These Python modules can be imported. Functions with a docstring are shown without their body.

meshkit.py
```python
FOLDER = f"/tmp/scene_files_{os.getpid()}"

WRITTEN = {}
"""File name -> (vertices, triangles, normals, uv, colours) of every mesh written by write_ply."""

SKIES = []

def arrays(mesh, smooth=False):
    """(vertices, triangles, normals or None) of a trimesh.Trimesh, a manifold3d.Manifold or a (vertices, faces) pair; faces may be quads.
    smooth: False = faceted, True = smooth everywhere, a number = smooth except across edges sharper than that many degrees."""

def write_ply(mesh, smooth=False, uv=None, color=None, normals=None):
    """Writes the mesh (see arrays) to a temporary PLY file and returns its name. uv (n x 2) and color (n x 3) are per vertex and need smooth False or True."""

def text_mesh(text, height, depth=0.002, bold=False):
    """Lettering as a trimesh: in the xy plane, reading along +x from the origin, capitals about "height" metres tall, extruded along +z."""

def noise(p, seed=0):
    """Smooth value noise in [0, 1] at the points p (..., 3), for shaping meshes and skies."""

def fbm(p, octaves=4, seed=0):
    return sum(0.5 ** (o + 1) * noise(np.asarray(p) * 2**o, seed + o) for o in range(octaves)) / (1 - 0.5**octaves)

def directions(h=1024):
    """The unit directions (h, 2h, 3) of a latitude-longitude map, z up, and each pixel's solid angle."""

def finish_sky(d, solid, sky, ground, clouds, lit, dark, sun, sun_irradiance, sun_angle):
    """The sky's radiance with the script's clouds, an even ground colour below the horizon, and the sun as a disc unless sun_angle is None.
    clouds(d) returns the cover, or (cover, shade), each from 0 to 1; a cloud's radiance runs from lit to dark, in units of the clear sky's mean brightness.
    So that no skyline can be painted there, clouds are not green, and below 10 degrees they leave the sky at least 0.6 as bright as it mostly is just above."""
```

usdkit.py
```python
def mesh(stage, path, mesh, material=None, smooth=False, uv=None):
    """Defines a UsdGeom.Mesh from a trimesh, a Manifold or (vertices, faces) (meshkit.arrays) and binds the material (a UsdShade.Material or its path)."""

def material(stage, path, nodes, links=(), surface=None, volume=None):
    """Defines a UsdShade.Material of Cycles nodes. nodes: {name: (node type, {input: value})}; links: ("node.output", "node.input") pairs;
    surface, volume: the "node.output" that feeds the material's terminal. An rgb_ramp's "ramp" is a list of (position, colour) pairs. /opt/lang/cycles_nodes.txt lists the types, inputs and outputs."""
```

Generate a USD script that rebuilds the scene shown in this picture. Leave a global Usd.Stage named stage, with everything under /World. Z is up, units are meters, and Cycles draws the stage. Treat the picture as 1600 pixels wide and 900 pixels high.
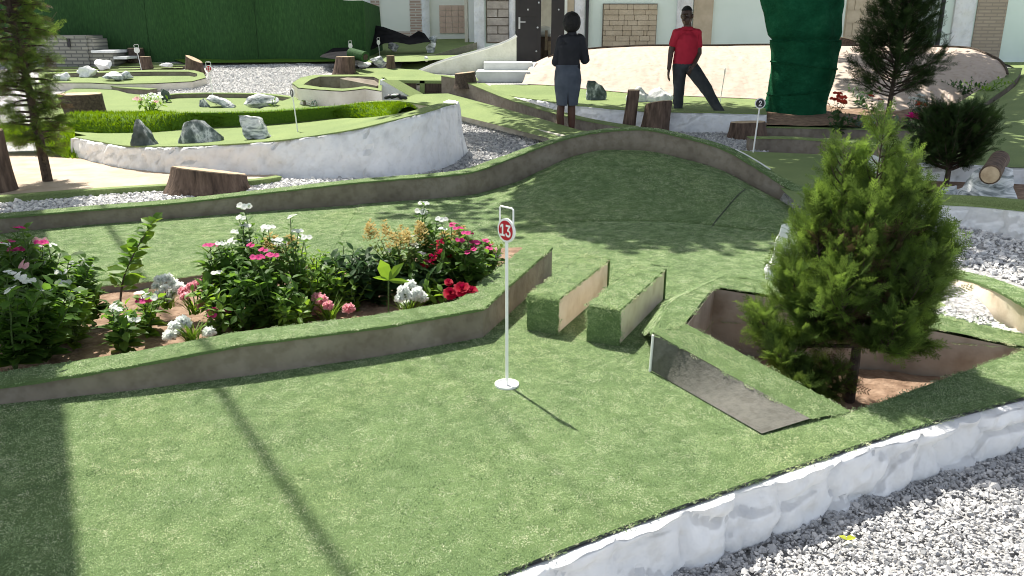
import math, sys
sys.path.insert(0, '/opt/lang')
import numpy as np, trimesh, manifold3d as m3, usdkit, meshkit
from meshkit import noise, fbm
from shapely.geometry import Polygon, Point, LineString
from pxr import Usd, UsdGeom, UsdLux, UsdShade, Gf, Vt, Sdf

stage = Usd.Stage.CreateInMemory()
UsdGeom.SetStageUpAxis(stage, 'Z'); UsdGeom.SetStageMetersPerUnit(stage, 1.0)
UsdGeom.Xform.Define(stage, '/World'); UsdGeom.Scope.Define(stage, '/World/Looks')
# ------------------------------------------------------------------ camera, sky, sun, exposure
CAM_Z, PITCH, FPX = 1.4, math.radians(17.4), 1296.0
cam = UsdGeom.Camera.Define(stage, '/World/camera')
cam.CreateHorizontalApertureAttr(36.0); cam.CreateVerticalApertureAttr(20.25)
cam.CreateFocalLengthAttr(36.0 * FPX / 1600); cam.CreateFStopAttr(0.0)
cam.CreateClippingRangeAttr(Gf.Vec2f(0.05, 2000)); cam.CreateExposureAttr(0.86)
cam.AddTranslateOp().Set(Gf.Vec3d(0, 0, CAM_Z)); cam.AddRotateXOp().Set(90 - math.degrees(PITCH))
SUN_EL = math.radians(59.0)
SUN = np.array([-0.53 * math.cos(SUN_EL), 0.85 * math.cos(SUN_EL), math.sin(SUN_EL)]); SUN /= np.linalg.norm(SUN)
dome = UsdLux.DomeLight.Define(stage, '/World/sky')
sky_mat = usdkit.material(stage, '/World/Looks/sky_look', {
    's': ('sky_texture', {'sky_type': 'single_scattering', 'sun_disc': False, 'sun_elevation': SUN_EL, 'sun_rotation': math.atan2(SUN[0], SUN[1]), 'aerosol_density': 2.0}),
    'h': ('hsv', {'hue': .5, 'saturation': .5, 'value': 1.0}),   # a hazy, pale sky
    'b': ('background_shader', {'strength': 0.1})}, [('s.color', 'h.color'), ('h.color', 'b.color')], surface='b.background')
UsdShade.MaterialBindingAPI.Apply(dome.GetPrim()).Bind(sky_mat)
dome.GetPrim().SetCustomDataByKey('kind', 'structure')
sun = UsdLux.DistantLight.Define(stage, '/World/sun')
sun.CreateNormalizeAttr(True); sun.CreateIntensityAttr(1.25); sun.CreateAngleAttr(0.5); sun.CreateColorAttr(Gf.Vec3f(1.0, 0.95, 0.86))
_x = np.cross([0, 0, 1.0], SUN); _x /= np.linalg.norm(_x); _y = np.cross(SUN, _x)
sun.AddTransformOp().Set(Gf.Matrix4d(*_x, 0, *_y, 0, *SUN, 0, 0, 0, 0, 1))

# ------------------------------------------------------------------ measuring: pixels of the photograph (1600 x 900) to places
_cp, _sp = math.cos(PITCH), math.sin(PITCH)
def ray(u, v):
    x, y = (u - 800) / FPX, (450 - v) / FPX
    return np.array([x, _cp + y * _sp, -_sp + y * _cp])
def P(u, v, z=0.0):                        # the point at height z
    d = ray(u, v); t = (z - CAM_Z) / d[2]
    return np.array([d[0] * t, d[1] * t, z])
def Py(u, v, y):                           # the point at distance y
    d = ray(u, v); t = y / d[1]
    return np.array([d[0] * t, y, CAM_Z + d[2] * t])
_gy = [(0, .08), (10.5, .08), (12.2, .10), (13, .13), (15, .35), (18, .75), (22, 1.1), (30, 1.3), (300, 1.3)]
def g(y): return float(np.interp(y, [a for a, _ in _gy], [b for _, b in _gy]))
def Pg(u, v, dz=0.0):                      # the point on the rising ground at the back
    d = ray(u, v); lo, hi = 5.0, 60.0
    for _ in range(50):
        y = (lo + hi) / 2; z = CAM_Z + d[2] * y / d[1]
        if z > g(y) + dz: lo = y
        else: hi = y
    return np.array([d[0] * lo / d[1], lo, g(lo) + dz])

# ------------------------------------------------------------------ helpers
used, LOC = {}, {}
def numbered(parent, name):
    k = used.get((parent, name), 0); used[(parent, name)] = k + 1
    return name if k == 0 else f'{name}_{k:03d}'
GROUPS = {'rock': 'rocks set on the greens', 'flag': 'flags marking the holes', 'tree stump': 'sawn stumps and logs around the course', 'flowering plant': 'flowering plants in the beds',
          'kerb': 'turf topped kerbs of the holes', 'conifer': 'conifers in the garden', 'mini golf hole': 'raised mini golf holes', 'block': 'turf covered obstacle blocks', 'cable': 'cables overhead', 'grass bank': 'long pile grass banks'}
def tag(prim, label=None, cat=None, group=None, kind=None):
    group = group or GROUPS.get(cat)
    for k, v in (('label', label), ('category', cat), ('group', group), ('kind', kind)):
        if v: prim.SetCustomDataByKey(k, v)
def thing(name, label=None, cat=None, loc=(0, 0, 0), group=None, kind=None, parent='/World'):
    path = parent + '/' + numbered(parent, name)
    x = UsdGeom.Xform.Define(stage, path); base = np.array(LOC.get(parent, (0, 0, 0)), float)
    x.AddTranslateOp().Set(Gf.Vec3d(*(np.array(loc, float) - base).tolist())); LOC[path] = np.array(loc, float)
    tag(x.GetPrim(), label, cat, group, kind); return path
def obj(name, mesh, m, parent=None, smooth=False, label=None, cat=None, group=None, kind=None):
    """one Mesh; its vertices are given in the world"""
    par = parent or '/World'; path = par + '/' + numbered(par, name)
    v, f = (np.asarray(mesh.vertices), np.asarray(mesh.faces)) if hasattr(mesh, 'vertices') else (np.asarray(mesh[0], float), np.asarray(mesh[1], int))
    if f.shape[1] == 4: f = np.vstack([f[:, [0, 1, 2]], f[:, [0, 2, 3]]])
    off = LOC.get(par, np.zeros(3)); LOC[path] = off
    p = usdkit.mesh(stage, path, (v - off, f), m, smooth=smooth)
    tag(p.GetPrim(), label, cat, group, kind); return path
def one(name, mesh, m, label, cat, loc=None, smooth=False, group=None, kind=None):
    """a thing of one mesh"""
    return obj(name, mesh, m, None, smooth, label, cat, group, kind)
def join(*ms):
    vs, fs, n = [], [], 0
    for m in ms:
        v, f = (np.asarray(m.vertices), np.asarray(m.faces)) if hasattr(m, 'vertices') else m
        f = np.asarray(f)
        if f.shape[1] == 4: f = np.vstack([f[:, [0, 1, 2]], f[:, [0, 2, 3]]])
        vs.append(np.asarray(v, float)); fs.append(f + n); n += len(v)
    return np.vstack(vs), np.vstack(fs)
def sweep(prof, closed=True):
    """prof (n, k, 3): sections along a path; a closed solid (or an open strip)"""
    p = np.asarray(prof, float); n, k = p.shape[:2]
    i, j = np.meshgrid(np.arange(n - 1), np.arange(k if closed else k - 1), indexing='ij'); j2 = (j + 1) % k
    q = np.stack([i * k + j, (i + 1) * k + j, (i + 1) * k + j2, i * k + j2], -1).reshape(-1, 4)
    f = np.vstack([q[:, [0, 1, 2]], q[:, [0, 2, 3]]])
    if closed:
        fan = np.array([[0, a, a + 1] for a in range(1, k - 1)])
        f = np.vstack([f, fan, (fan + (n - 1) * k)[:, ::-1]])
    return p.reshape(-1, 3), f
def dens(pts, step=0.05):
    pts = np.asarray(pts, float); out = []
    for a, b in zip(pts[:-1], pts[1:]):
        n = max(1, int(np.ceil(np.linalg.norm(b - a) / step)))
        out += [a + (b - a) * t / n for t in range(n)]
    return np.array(out + [pts[-1]])
def smooth_line(pts, n=60):
    from scipy.interpolate import PchipInterpolator
    pts = np.asarray(pts, float); t = np.r_[0, np.cumsum(np.linalg.norm(np.diff(pts, axis=0), axis=1))]
    return PchipInterpolator(t, pts)(np.linspace(0, t[-1], n))
def resample(pts, n):
    pts = np.asarray(pts, float); t = np.r_[0, np.cumsum(np.linalg.norm(np.diff(pts, axis=0), axis=1))]
    return np.stack([np.interp(np.linspace(0, t[-1], n), t, pts[:, k]) for k in range(pts.shape[1])], 1)
def side(pts, w):
    """the line moved sideways by w to the left of its direction, mitred, at the same height"""
    p = np.asarray(pts, float); d = np.diff(p[:, :2], axis=0); d /= np.linalg.norm(d, axis=1, keepdims=True) + 1e-12
    nrm = np.stack([-d[:, 1], d[:, 0]], 1); nn = np.vstack([nrm[:1], nrm[:-1] + nrm[1:], nrm[-1:]])
    nn /= np.linalg.norm(nn, axis=1, keepdims=True)
    c = np.r_[1, np.clip((nn[1:-1] * nrm[:-1]).sum(1), .5, 1), 1]
    out = p.copy(); out[:, :2] += nn * (w / c)[:, None]; return out
def tri_poly(pts, holes=()):
    """a flat-ish polygon with heights kept at its corners"""
    z = {}
    def ring(r):
        for q in r: z[(round(q[0], 6), round(q[1], 6))] = q[2]
        return [(q[0], q[1]) for q in r]
    pg = Polygon(ring(pts), [ring(h) for h in holes])
    v, f = trimesh.creation.triangulate_polygon(pg, engine='earcut')
    zz = []
    allp = np.vstack([np.asarray(pts)] + [np.asarray(h) for h in holes])
    for q in v:
        zz.append(allp[np.argmin(((allp[:, :2] - q) ** 2).sum(1)), 2])
    v = np.c_[v, zz]
    n = np.cross(v[f[:, 1]] - v[f[:, 0]], v[f[:, 2]] - v[f[:, 0]])[:, 2]
    f = np.where((n < 0)[:, None], f[:, ::-1], f)
    return v, f
def grid_poly(pg, step, zf):
    """a shapely polygon filled with a fine grid of triangles; zf(x, y) gives heights"""
    x0, y0, x1, y1 = pg.bounds
    ed = dens(np.c_[np.array(pg.exterior.coords), np.zeros(len(pg.exterior.coords))], step)[:-1, :2]
    hs = [dens(np.c_[np.array(h.coords), np.zeros(len(h.coords))], step)[:-1, :2] for h in pg.interiors]
    X, Y = np.meshgrid(np.arange(x0, x1, step), np.arange(y0, y1, step)); X[1::2] += step / 2
    c = np.c_[X.ravel(), Y.ravel()]
    import shapely
    c = c[shapely.contains_xy(pg.buffer(-step * .45), c[:, 0], c[:, 1])]
    pts = np.vstack([ed, *hs, c])
    from scipy.spatial import Delaunay
    t = Delaunay(pts).simplices; cc = pts[t].mean(1)
    t = t[shapely.contains_xy(pg.buffer(1e-4), cc[:, 0], cc[:, 1])]
    a = pts[t]; s = (a[:, 1, 0] - a[:, 0, 0]) * (a[:, 2, 1] - a[:, 0, 1]) - (a[:, 1, 1] - a[:, 0, 1]) * (a[:, 2, 0] - a[:, 0, 0])
    t = np.where((s < 0)[:, None], t[:, ::-1], t); t = t[np.abs(s) > 1e-9]
    return np.c_[pts, zf(pts[:, 0], pts[:, 1])], t
def boxm(center, size, ax=None, bev=0.0):
    b = trimesh.creation.box(size)
    if bev:
        m = m3.Manifold.hull_points(np.vstack([np.array(b.vertices) * (1 - 2 * bev * e / np.array(size)) for e in (np.array([1, 0, 0]), np.array([0, 1, 0]), np.array([0, 0, 1]))])).to_mesh()
        b = trimesh.Trimesh(m.vert_properties[:, :3], m.tri_verts)
    v = np.array(b.vertices)
    if ax is not None: v = v @ np.asarray(ax)
    return v + np.asarray(center), np.array(b.faces)
def tubem(pts, r, n=8, caps=True):
    p = np.asarray(pts, float); r = np.broadcast_to(r, (len(p),)).astype(float)
    t = np.gradient(p, axis=0) if len(p) > 2 else np.repeat((p[1] - p[0])[None], 2, 0)
    t /= np.linalg.norm(t, axis=1, keepdims=True) + 1e-12
    a = np.cross(t, np.where(np.abs(t[:, 2:]) < .9, [0, 0, 1.], [1., 0, 0])); a /= np.linalg.norm(a, axis=1, keepdims=True) + 1e-12
    b = np.cross(t, a); th = np.arange(n) * 2 * np.pi / n
    s = p[:, None] + r[:, None, None] * (np.cos(th)[None, :, None] * a[:, None] + np.sin(th)[None, :, None] * b[:, None])
    return sweep(s[:, ::-1])
def frames(d, up=None, rng=None):
    """rows of rotation matrices whose x axis is d, y sideways, z the remaining up"""
    d = np.asarray(d, float); d = d / (np.linalg.norm(d, axis=1, keepdims=True) + 1e-12)
    u = np.broadcast_to(np.array([0, 0, 1.]) if up is None else up, d.shape)
    y = np.cross(u, d); bad = np.linalg.norm(y, axis=1) < 1e-4; y[bad] = [0, 1, 0]
    y /= np.linalg.norm(y, axis=1, keepdims=True); z = np.cross(d, y)
    return np.stack([d, y, z], 1)
def scatter(v, f, pos, R, s):
    """copies of a small mesh: pos (n,3), R (n,3,3) rows = local axes, s (n,) or (n,3)"""
    pos = np.asarray(pos); n = len(pos); s = np.asarray(s, float); s = s[:, None] if s.ndim == 1 else s
    w = np.einsum('nvk,nkj->nvj', v[None] * s[:, None, :], R) + pos[:, None]
    return w.reshape(-1, 3), (np.asarray(f)[None] + (np.arange(n) * len(v))[:, None, None]).reshape(-1, 3)
def rot_about(R, ang):
    """turn each frame about its own x axis"""
    c, s = np.cos(ang)[:, None], np.sin(ang)[:, None]
    return np.stack([R[:, 0], R[:, 1] * c + R[:, 2] * s, -R[:, 1] * s + R[:, 2] * c], 1)
def quat_of(R):
    from scipy.spatial.transform import Rotation
    return Rotation.from_matrix(np.transpose(R, (0, 2, 1))).as_quat()
def instancer(name, protos, mats, pos, R, s, idx, parent=None, label=None, cat=None, kind='stuff'):
    par = parent or '/World'; path = par + '/' + numbered(par, name); off = LOC.get(par, np.zeros(3))
    pi = UsdGeom.PointInstancer.Define(stage, path); tg = []
    for k, (pm, mt) in enumerate(zip(protos, mats)):
        pp = f'{path}/prototypes/piece' + (f'_{k:03d}' if k else '')
        usdkit.mesh(stage, pp, pm, mt); tg.append(pp)
    pi.CreatePrototypesRel().SetTargets(tg)
    pi.CreateProtoIndicesAttr(Vt.IntArray.FromNumpy(np.asarray(idx, np.int32)))
    pi.CreatePositionsAttr(Vt.Vec3fArray.FromNumpy((np.asarray(pos) - off).astype(np.float32)))
    q = quat_of(R); pi.CreateOrientationsAttr(Vt.QuathArray([Gf.Quath(float(a[3]), float(a[0]), float(a[1]), float(a[2])) for a in q]))
    s = np.asarray(s, float); s = np.repeat(s[:, None], 3, 1) if s.ndim == 1 else s
    pi.CreateScalesAttr(Vt.Vec3fArray.FromNumpy(s.astype(np.float32)))
    tag(pi.GetPrim(), label, cat, None, kind); return path
def sample_mesh(v, f, n, rng):
    a, b, c = v[f[:, 0]], v[f[:, 1]], v[f[:, 2]]; nr = np.cross(b - a, c - a); ar = np.linalg.norm(nr, axis=1)
    i = rng.choice(len(f), n, p=ar / ar.sum()); r1, r2 = np.sqrt(rng.random(n))[:, None], rng.random(n)[:, None]
    return a[i] * (1 - r1) + b[i] * r1 * (1 - r2) + c[i] * r1 * r2, nr[i] / (ar[i][:, None] + 1e-12)
def area(v, f): return np.linalg.norm(np.cross(v[f[:, 1]] - v[f[:, 0]], v[f[:, 2]] - v[f[:, 0]]), axis=1).sum() / 2

# ------------------------------------------------------------------ materials
def mk(name, nodes, links, surface='p.BSDF'): return usdkit.material(stage, '/World/Looks/' + name, nodes, links, surface=surface)
def noisy(name, stops, scale=8.0, rough=.8, detail=4.0, bump=0.0, bscale=None, dist=0.0, spec=.3, stretch=(1, 1, 1), obj_space=False, second=None, sheen=0):
    """a principled surface coloured by noise; bump in metres; second: (stops, scale, blend) multiplied in"""
    n = {'g': (('texture_coordinate', {}) if obj_space else ('geometry', {})), 'm': ('mapping', {'scale': stretch}),
         'n': ('noise_texture', {'scale': scale, 'detail': detail, 'roughness': .6, 'distortion': dist}),
         'r': ('rgb_ramp', {'ramp': stops}), 'p': ('principled_bsdf', {'roughness': rough, 'specular_ior_level': spec})}
    src = 'g.object' if obj_space else 'g.position'
    l = [(src, 'm.vector'), ('m.vector', 'n.vector'), ('n.fac', 'r.fac')]; out = 'r.color'
    if second:
        n['n2'] = ('noise_texture', {'scale': second[1], 'detail': 3.0}); n['r2'] = ('rgb_ramp', {'ramp': second[0]}); n['x'] = ('mix', {'mix_type': 'multiply', 'fac': second[2]})
        l += [('m.vector', 'n2.vector'), ('n2.fac', 'r2.fac'), (out, 'x.color1'), ('r2.color', 'x.color2')]; out = 'x.color'
    l.append((out, 'p.base_color'))
    if bump:
        n['nb'] = ('noise_texture', {'scale': bscale or scale * 3, 'detail': 4.0}); n['b'] = ('bump', {'strength': 1.0, 'distance': bump})
        l += [('m.vector', 'nb.vector'), ('nb.fac', 'b.height'), ('b.normal', 'p.normal')]
    return mk(name, n, l)
def leafy(name, stops, trans=.35, rough=.45, spec=.3, clump=0, span=(.45, 1.6)):
    """leaves: colour varies from leaf to leaf, light comes through"""
    n = {'g': ('geometry', {}), 'r': ('rgb_ramp', {'ramp': stops}), 'p': ('principled_bsdf', {'roughness': rough, 'specular_ior_level': spec}),
         't': ('translucent_bsdf', {}), 'hs': ('hsv', {'hue': .48, 'saturation': 1.1, 'value': 1.5}), 'x': ('mix_closure', {'fac': trans})}
    col, l = 'r.color', []
    if clump:                              # lighter and darker tufts
        n['cn'] = ('noise_texture', {'scale': clump, 'detail': 3.0, 'roughness': .65}); n['cr'] = ('rgb_ramp', {'ramp': [(.36, (span[0],) * 3), (.5, (.95, .95, .95)), (.66, (span[1], span[1] * .98, span[1] * .85))]}); n['cm'] = ('mix', {'mix_type': 'multiply', 'fac': 1.0})
        l = [('g.position', 'cn.vector'), ('cn.fac', 'cr.fac'), ('r.color', 'cm.color1'), ('cr.color', 'cm.color2')]; col = 'cm.color'
    return mk(name, n, l + [('g.random_per_island', 'r.fac'), (col, 'p.base_color'), (col, 'hs.color'), ('hs.color', 't.color'), ('p.BSDF', 'x.closure1'), ('t.BSDF', 'x.closure2')], surface='x.closure')
def plain(name, col, rough=.6, spec=.3, metal=0.0): return mk(name, {'p': ('principled_bsdf', {'base_color': col, 'roughness': rough, 'specular_ior_level': spec, 'metallic': metal})}, [])

M = {}
M['turf'] = noisy('artificial_turf', [(.25, (.05, .09, .03)), (.45, (.10, .165, .06)), (.6, (.15, .22, .085)), (.8, (.22, .28, .13))], 420, .75, 2.0, bump=.004, bscale=500, spec=.15,
                  second=([(.3, (.8, .8, .8)), (.7, (1.15, 1.1, 1.05))], 3.0, .6))
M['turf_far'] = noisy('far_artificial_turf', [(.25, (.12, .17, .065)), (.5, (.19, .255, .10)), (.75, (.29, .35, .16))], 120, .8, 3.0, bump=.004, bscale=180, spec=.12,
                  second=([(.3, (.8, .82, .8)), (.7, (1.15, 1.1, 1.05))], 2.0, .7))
M['bright_grass'] = leafy('bright_grass', [(0, (.13, .24, .014)), (.5, (.21, .35, .025)), (1, (.32, .45, .06))], .45, .6)
M['bright_base'] = noisy('bright_grass_base', [(.3, (.05, .12, .01)), (.7, (.14, .26, .02))], 60, .8, bump=.006)
M['blade'] = mk('turf_blade', {'n': ('noise_texture', {'scale': 1.3, 'detail': 4.0, 'distortion': .6}), 'w': ('rgb_ramp', {'ramp': [(.3, (.88, .91, .89)), (.5, (1, 1, 1)), (.7, (1.09, 1.05, .99))]}), 'm': ('mix', {'mix_type': 'multiply', 'fac': 1.0}), 'g': ('geometry', {}), 'o': ('object_info', {}), 'a': ('math', {'math_type': 'add'}), 'fr': ('math', {'math_type': 'fraction'}),
    'r': ('rgb_ramp', {'ramp': [(0, (.085, .15, .06)), (.2, (.215, .325, .14)), (.45, (.375, .51, .25)), (.7, (.51, .64, .35)), (.88, (.67, .75, .47)), (1, (.86, .87, .65))]}),
    'p': ('principled_bsdf', {'roughness': .5, 'specular_ior_level': .3}), 't': ('translucent_bsdf', {}), 'x': ('mix_closure', {'fac': .35})},
    [('g.random_per_island', 'a.value1'), ('o.random', 'a.value2'), ('a.value', 'fr.value1'), ('fr.value', 'r.fac'), ('o.location', 'n.vector'), ('n.fac', 'w.fac'), ('r.color', 'm.color1'), ('w.color', 'm.color2'), ('m.color', 'p.base_color'), ('m.color', 't.color'), ('p.BSDF', 'x.closure1'), ('t.BSDF', 'x.closure2')], surface='x.closure')
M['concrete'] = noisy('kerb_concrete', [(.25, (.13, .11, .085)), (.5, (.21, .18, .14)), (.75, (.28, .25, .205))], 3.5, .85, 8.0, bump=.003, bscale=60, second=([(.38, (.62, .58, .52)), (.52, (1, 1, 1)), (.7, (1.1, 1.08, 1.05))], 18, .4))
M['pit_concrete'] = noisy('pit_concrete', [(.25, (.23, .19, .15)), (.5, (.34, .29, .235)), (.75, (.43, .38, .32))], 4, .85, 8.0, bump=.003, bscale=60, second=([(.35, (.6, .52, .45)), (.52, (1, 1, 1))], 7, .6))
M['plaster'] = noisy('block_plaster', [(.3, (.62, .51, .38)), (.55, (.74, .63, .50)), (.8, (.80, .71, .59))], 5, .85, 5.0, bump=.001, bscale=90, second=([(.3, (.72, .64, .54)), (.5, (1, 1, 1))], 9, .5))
M['grey_board'] = noisy('grey_cement_board', [(.3, (.10, .10, .088)), (.6, (.14, .137, .12)), (.8, (.18, .175, .155))], 5, .95, 8.0, bump=.003, bscale=70, spec=.08, second=([(.38, (.72, .70, .66)), (.5, (1, 1, 1)), (.64, (1.15, 1.14, 1.1))], 38, .45))
M['white_stone'] = noisy('whitewashed_stone', [(.2, (.52, .53, .54)), (.45, (.72, .73, .735)), (.7, (.80, .80, .79))], 5, .8, 6.0, bump=.004, bscale=35, second=([(.3, (.74, .71, .65)), (.48, (1, 1, 1))], 17, .35))
M['cream_stone'] = noisy('cream_stone', [(.25, (.55, .50, .42)), (.5, (.68, .63, .54)), (.8, (.76, .72, .63))], 5, .85, 6.0, bump=.006, bscale=30)
M['pink_stone'] = noisy('pink_beige_stone', [(.3, (.36, .28, .22)), (.42, (.45, .365, .30)), (.6, (.48, .395, .33)), (.8, (.52, .435, .37))], 9, .85, 6.0, bump=.014, bscale=9)
M['marble'] = noisy('streaked_marble', [(.3, (.06, .075, .075)), (.45, (.28, .31, .32)), (.56, (.62, .64, .65)), (.75, (.80, .81, .80))], 6, .6, 8.0, bump=.004, bscale=30, dist=1.6, stretch=(1, 1, 2.2))
M['dark_marble'] = noisy('dark_streaked_marble', [(.36, (.035, .05, .045)), (.48, (.09, .115, .11)), (.54, (.24, .27, .27)), (.59, (.62, .64, .64)), (.64, (.16, .19, .19))], 7, .7, 9.0, bump=.004, bscale=30, dist=.35, stretch=(1, 1, .5))
M['white_marble'] = noisy('white_marble', [(.25, (.36, .38, .39)), (.4, (.66, .67, .67)), (.6, (.82, .82, .80))], 7, .6, 8.0, bump=.005, bscale=30, dist=1.0)
M['bark'] = noisy('brown_bark', [(.3, (.045, .03, .022)), (.55, (.12, .082, .06)), (.8, (.21, .15, .11))], 9, .9, 6.0, bump=.012, bscale=22, stretch=(2.5, 2.5, .5))
M['cut_wood'] = noisy('cut_wood', [(.3, (.34, .24, .15)), (.6, (.52, .40, .27)), (.8, (.62, .50, .36))], 12, .8, 4.0, bump=.002)
M['soil'] = noisy('planter_soil', [(.25, (.11, .065, .04)), (.5, (.23, .15, .10)), (.75, (.36, .255, .18))], 14, .95, 6.0, bump=.012, bscale=45)
M['sand'] = noisy('pale_sand', [(.3, (.38, .30, .22)), (.6, (.50, .415, .325))], 4, .95, 6.0, bump=.006, bscale=40)
M['gravel_ground'] = noisy('gravel_dust', [(.35, (.17, .17, .17)), (.5, (.36, .355, .35)), (.65, (.55, .54, .52))], 45, .9, 3.0, bump=.01, bscale=60)
M['stone_piece'] = mk('gravel_stone', {'o': ('object_info', {}), 'r': ('rgb_ramp', {'ramp': [(0, (.20, .205, .21)), (.1, (.31, .31, .315)), (.3, (.385, .385, .385)), (.6, (.455, .452, .445)), (.85, (.54, .53, .515)), (1, (.68, .66, .63))]}),
    'p': ('principled_bsdf', {'roughness': .75, 'specular_ior_level': .3})}, [('o.random', 'r.fac'), ('r.color', 'p.base_color')])
M['pale_stone'] = mk('pale_gravel_stone', {'o': ('object_info', {}), 'r': ('rgb_ramp', {'ramp': [(0, (.30, .305, .31)), (.2, (.47, .47, .47)), (.6, (.64, .635, .62)), (1, (.80, .79, .76))]}),
    'p': ('principled_bsdf', {'roughness': .8, 'specular_ior_level': .2})}, [('o.random', 'r.fac'), ('r.color', 'p.base_color')])
M['white_paint'] = plain('white_paint', (.78, .78, .76), .4, .4)
M['red_paint'] = plain('red_paint', (.42, .008, .02), .4, .4)
M['black_paint'] = plain('black_paint', (.02, .02, .022), .4, .4)
M['trunk'] = noisy('dark_trunk', [(.3, (.03, .022, .017)), (.7, (.10, .075, .055))], 30, .9, bump=.004)
# ------------------------------------------------------------------ turf, gravel, kerbs
def make_tuft(seed, n=34, rad=.027):
    """a handful of yarn knots; the blades of one knot start at the same two points, so a knot keeps one colour"""
    r = np.random.default_rng(seed); vs, fs = [], []
    for k in range(n):
        a, q = r.random() * 6.283, rad * math.sqrt(r.random()); b = np.array([q * math.cos(a), q * math.sin(a), -.003]); ya = r.random() * 3.14; s0 = np.array([math.cos(ya), math.sin(ya), 0]) * .0009
        i0 = len(vs); vs += [b - s0, b + s0]; hk = r.uniform(.7, 1.25)
        for _ in range(3):
            h, w = r.uniform(.003, .0052) * hk, r.uniform(.0009, .0013); la, ln = r.random() * 6.283, r.uniform(.25, .75) * h
            lean = np.array([math.cos(la), math.sin(la), 0]); sd = np.array([-lean[1], lean[0], 0]) * w
            m = b + lean * ln * .6 + np.array([0, 0, h * .7]); t = b + lean * ln * 1.3 + np.array([0, 0, h])
            i = len(vs); vs += [m + sd, m - sd, t]; fs += [[i0, i0 + 1, i], [i0, i, i + 1], [i + 1, i, i + 2]]
    return np.array(vs), np.array(fs)
TUFTS = [make_tuft(k) for k in range(4)]
def turf_on(parent, v, f, dens_=2300, seed=1, keep=None, scale=1.0, pg=None):
    """upright yarn of artificial turf all over a surface, as one part"""
    r = np.random.default_rng(seed); f = np.asarray(f)
    if f.shape[1] == 4: f = np.vstack([f[:, [0, 1, 2]], f[:, [0, 2, 3]]])
    v = np.asarray(v, float); n = int(area(v, f) * dens_); p, nr = sample_mesh(v, f, n, r)
    if pg is not None:                     # evenly laid: a jittered grid instead of a random scatter
        import shapely
        from scipy.interpolate import LinearNDInterpolator
        st = 1 / math.sqrt(dens_); x0, y0, x1, y1 = pg.bounds; gx, gy = np.meshgrid(np.arange(x0, x1, st), np.arange(y0, y1, st))
        c = np.c_[gx.ravel(), gy.ravel()] + r.uniform(-.42, .42, (gx.size, 2)) * st; c = c[shapely.contains_xy(pg, c[:, 0], c[:, 1])]
        li = LinearNDInterpolator(v[:, :2], v[:, 2]); z = li(c); zx, zy = li(c + [.02, 0]) - z, li(c + [0, .02]) - z
        nr = np.stack([-zx / .02, -zy / .02, np.ones(len(c))], 1); nr = np.nan_to_num(nr); nr /= np.linalg.norm(nr, axis=1, keepdims=True); p = np.c_[c, z]; ok = np.isfinite(z); p, nr = p[ok], nr[ok]
    if keep is not None:
        k = keep(p); p, nr = p[k], nr[k]
    n = len(p); yaw = r.random(n) * 6.283; t = np.stack([np.cos(yaw), np.sin(yaw), np.zeros(n)], 1)
    t -= nr * (t * nr).sum(1, keepdims=True); t /= np.linalg.norm(t, axis=1, keepdims=True) + 1e-9
    R = np.stack([t, np.cross(nr, t), nr], 1)
    return instancer('turf_pile', TUFTS, [M['blade']] * 4, p, R, r.uniform(.8, 1.15, n) * scale, r.integers(0, 4, n), parent=parent)
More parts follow.
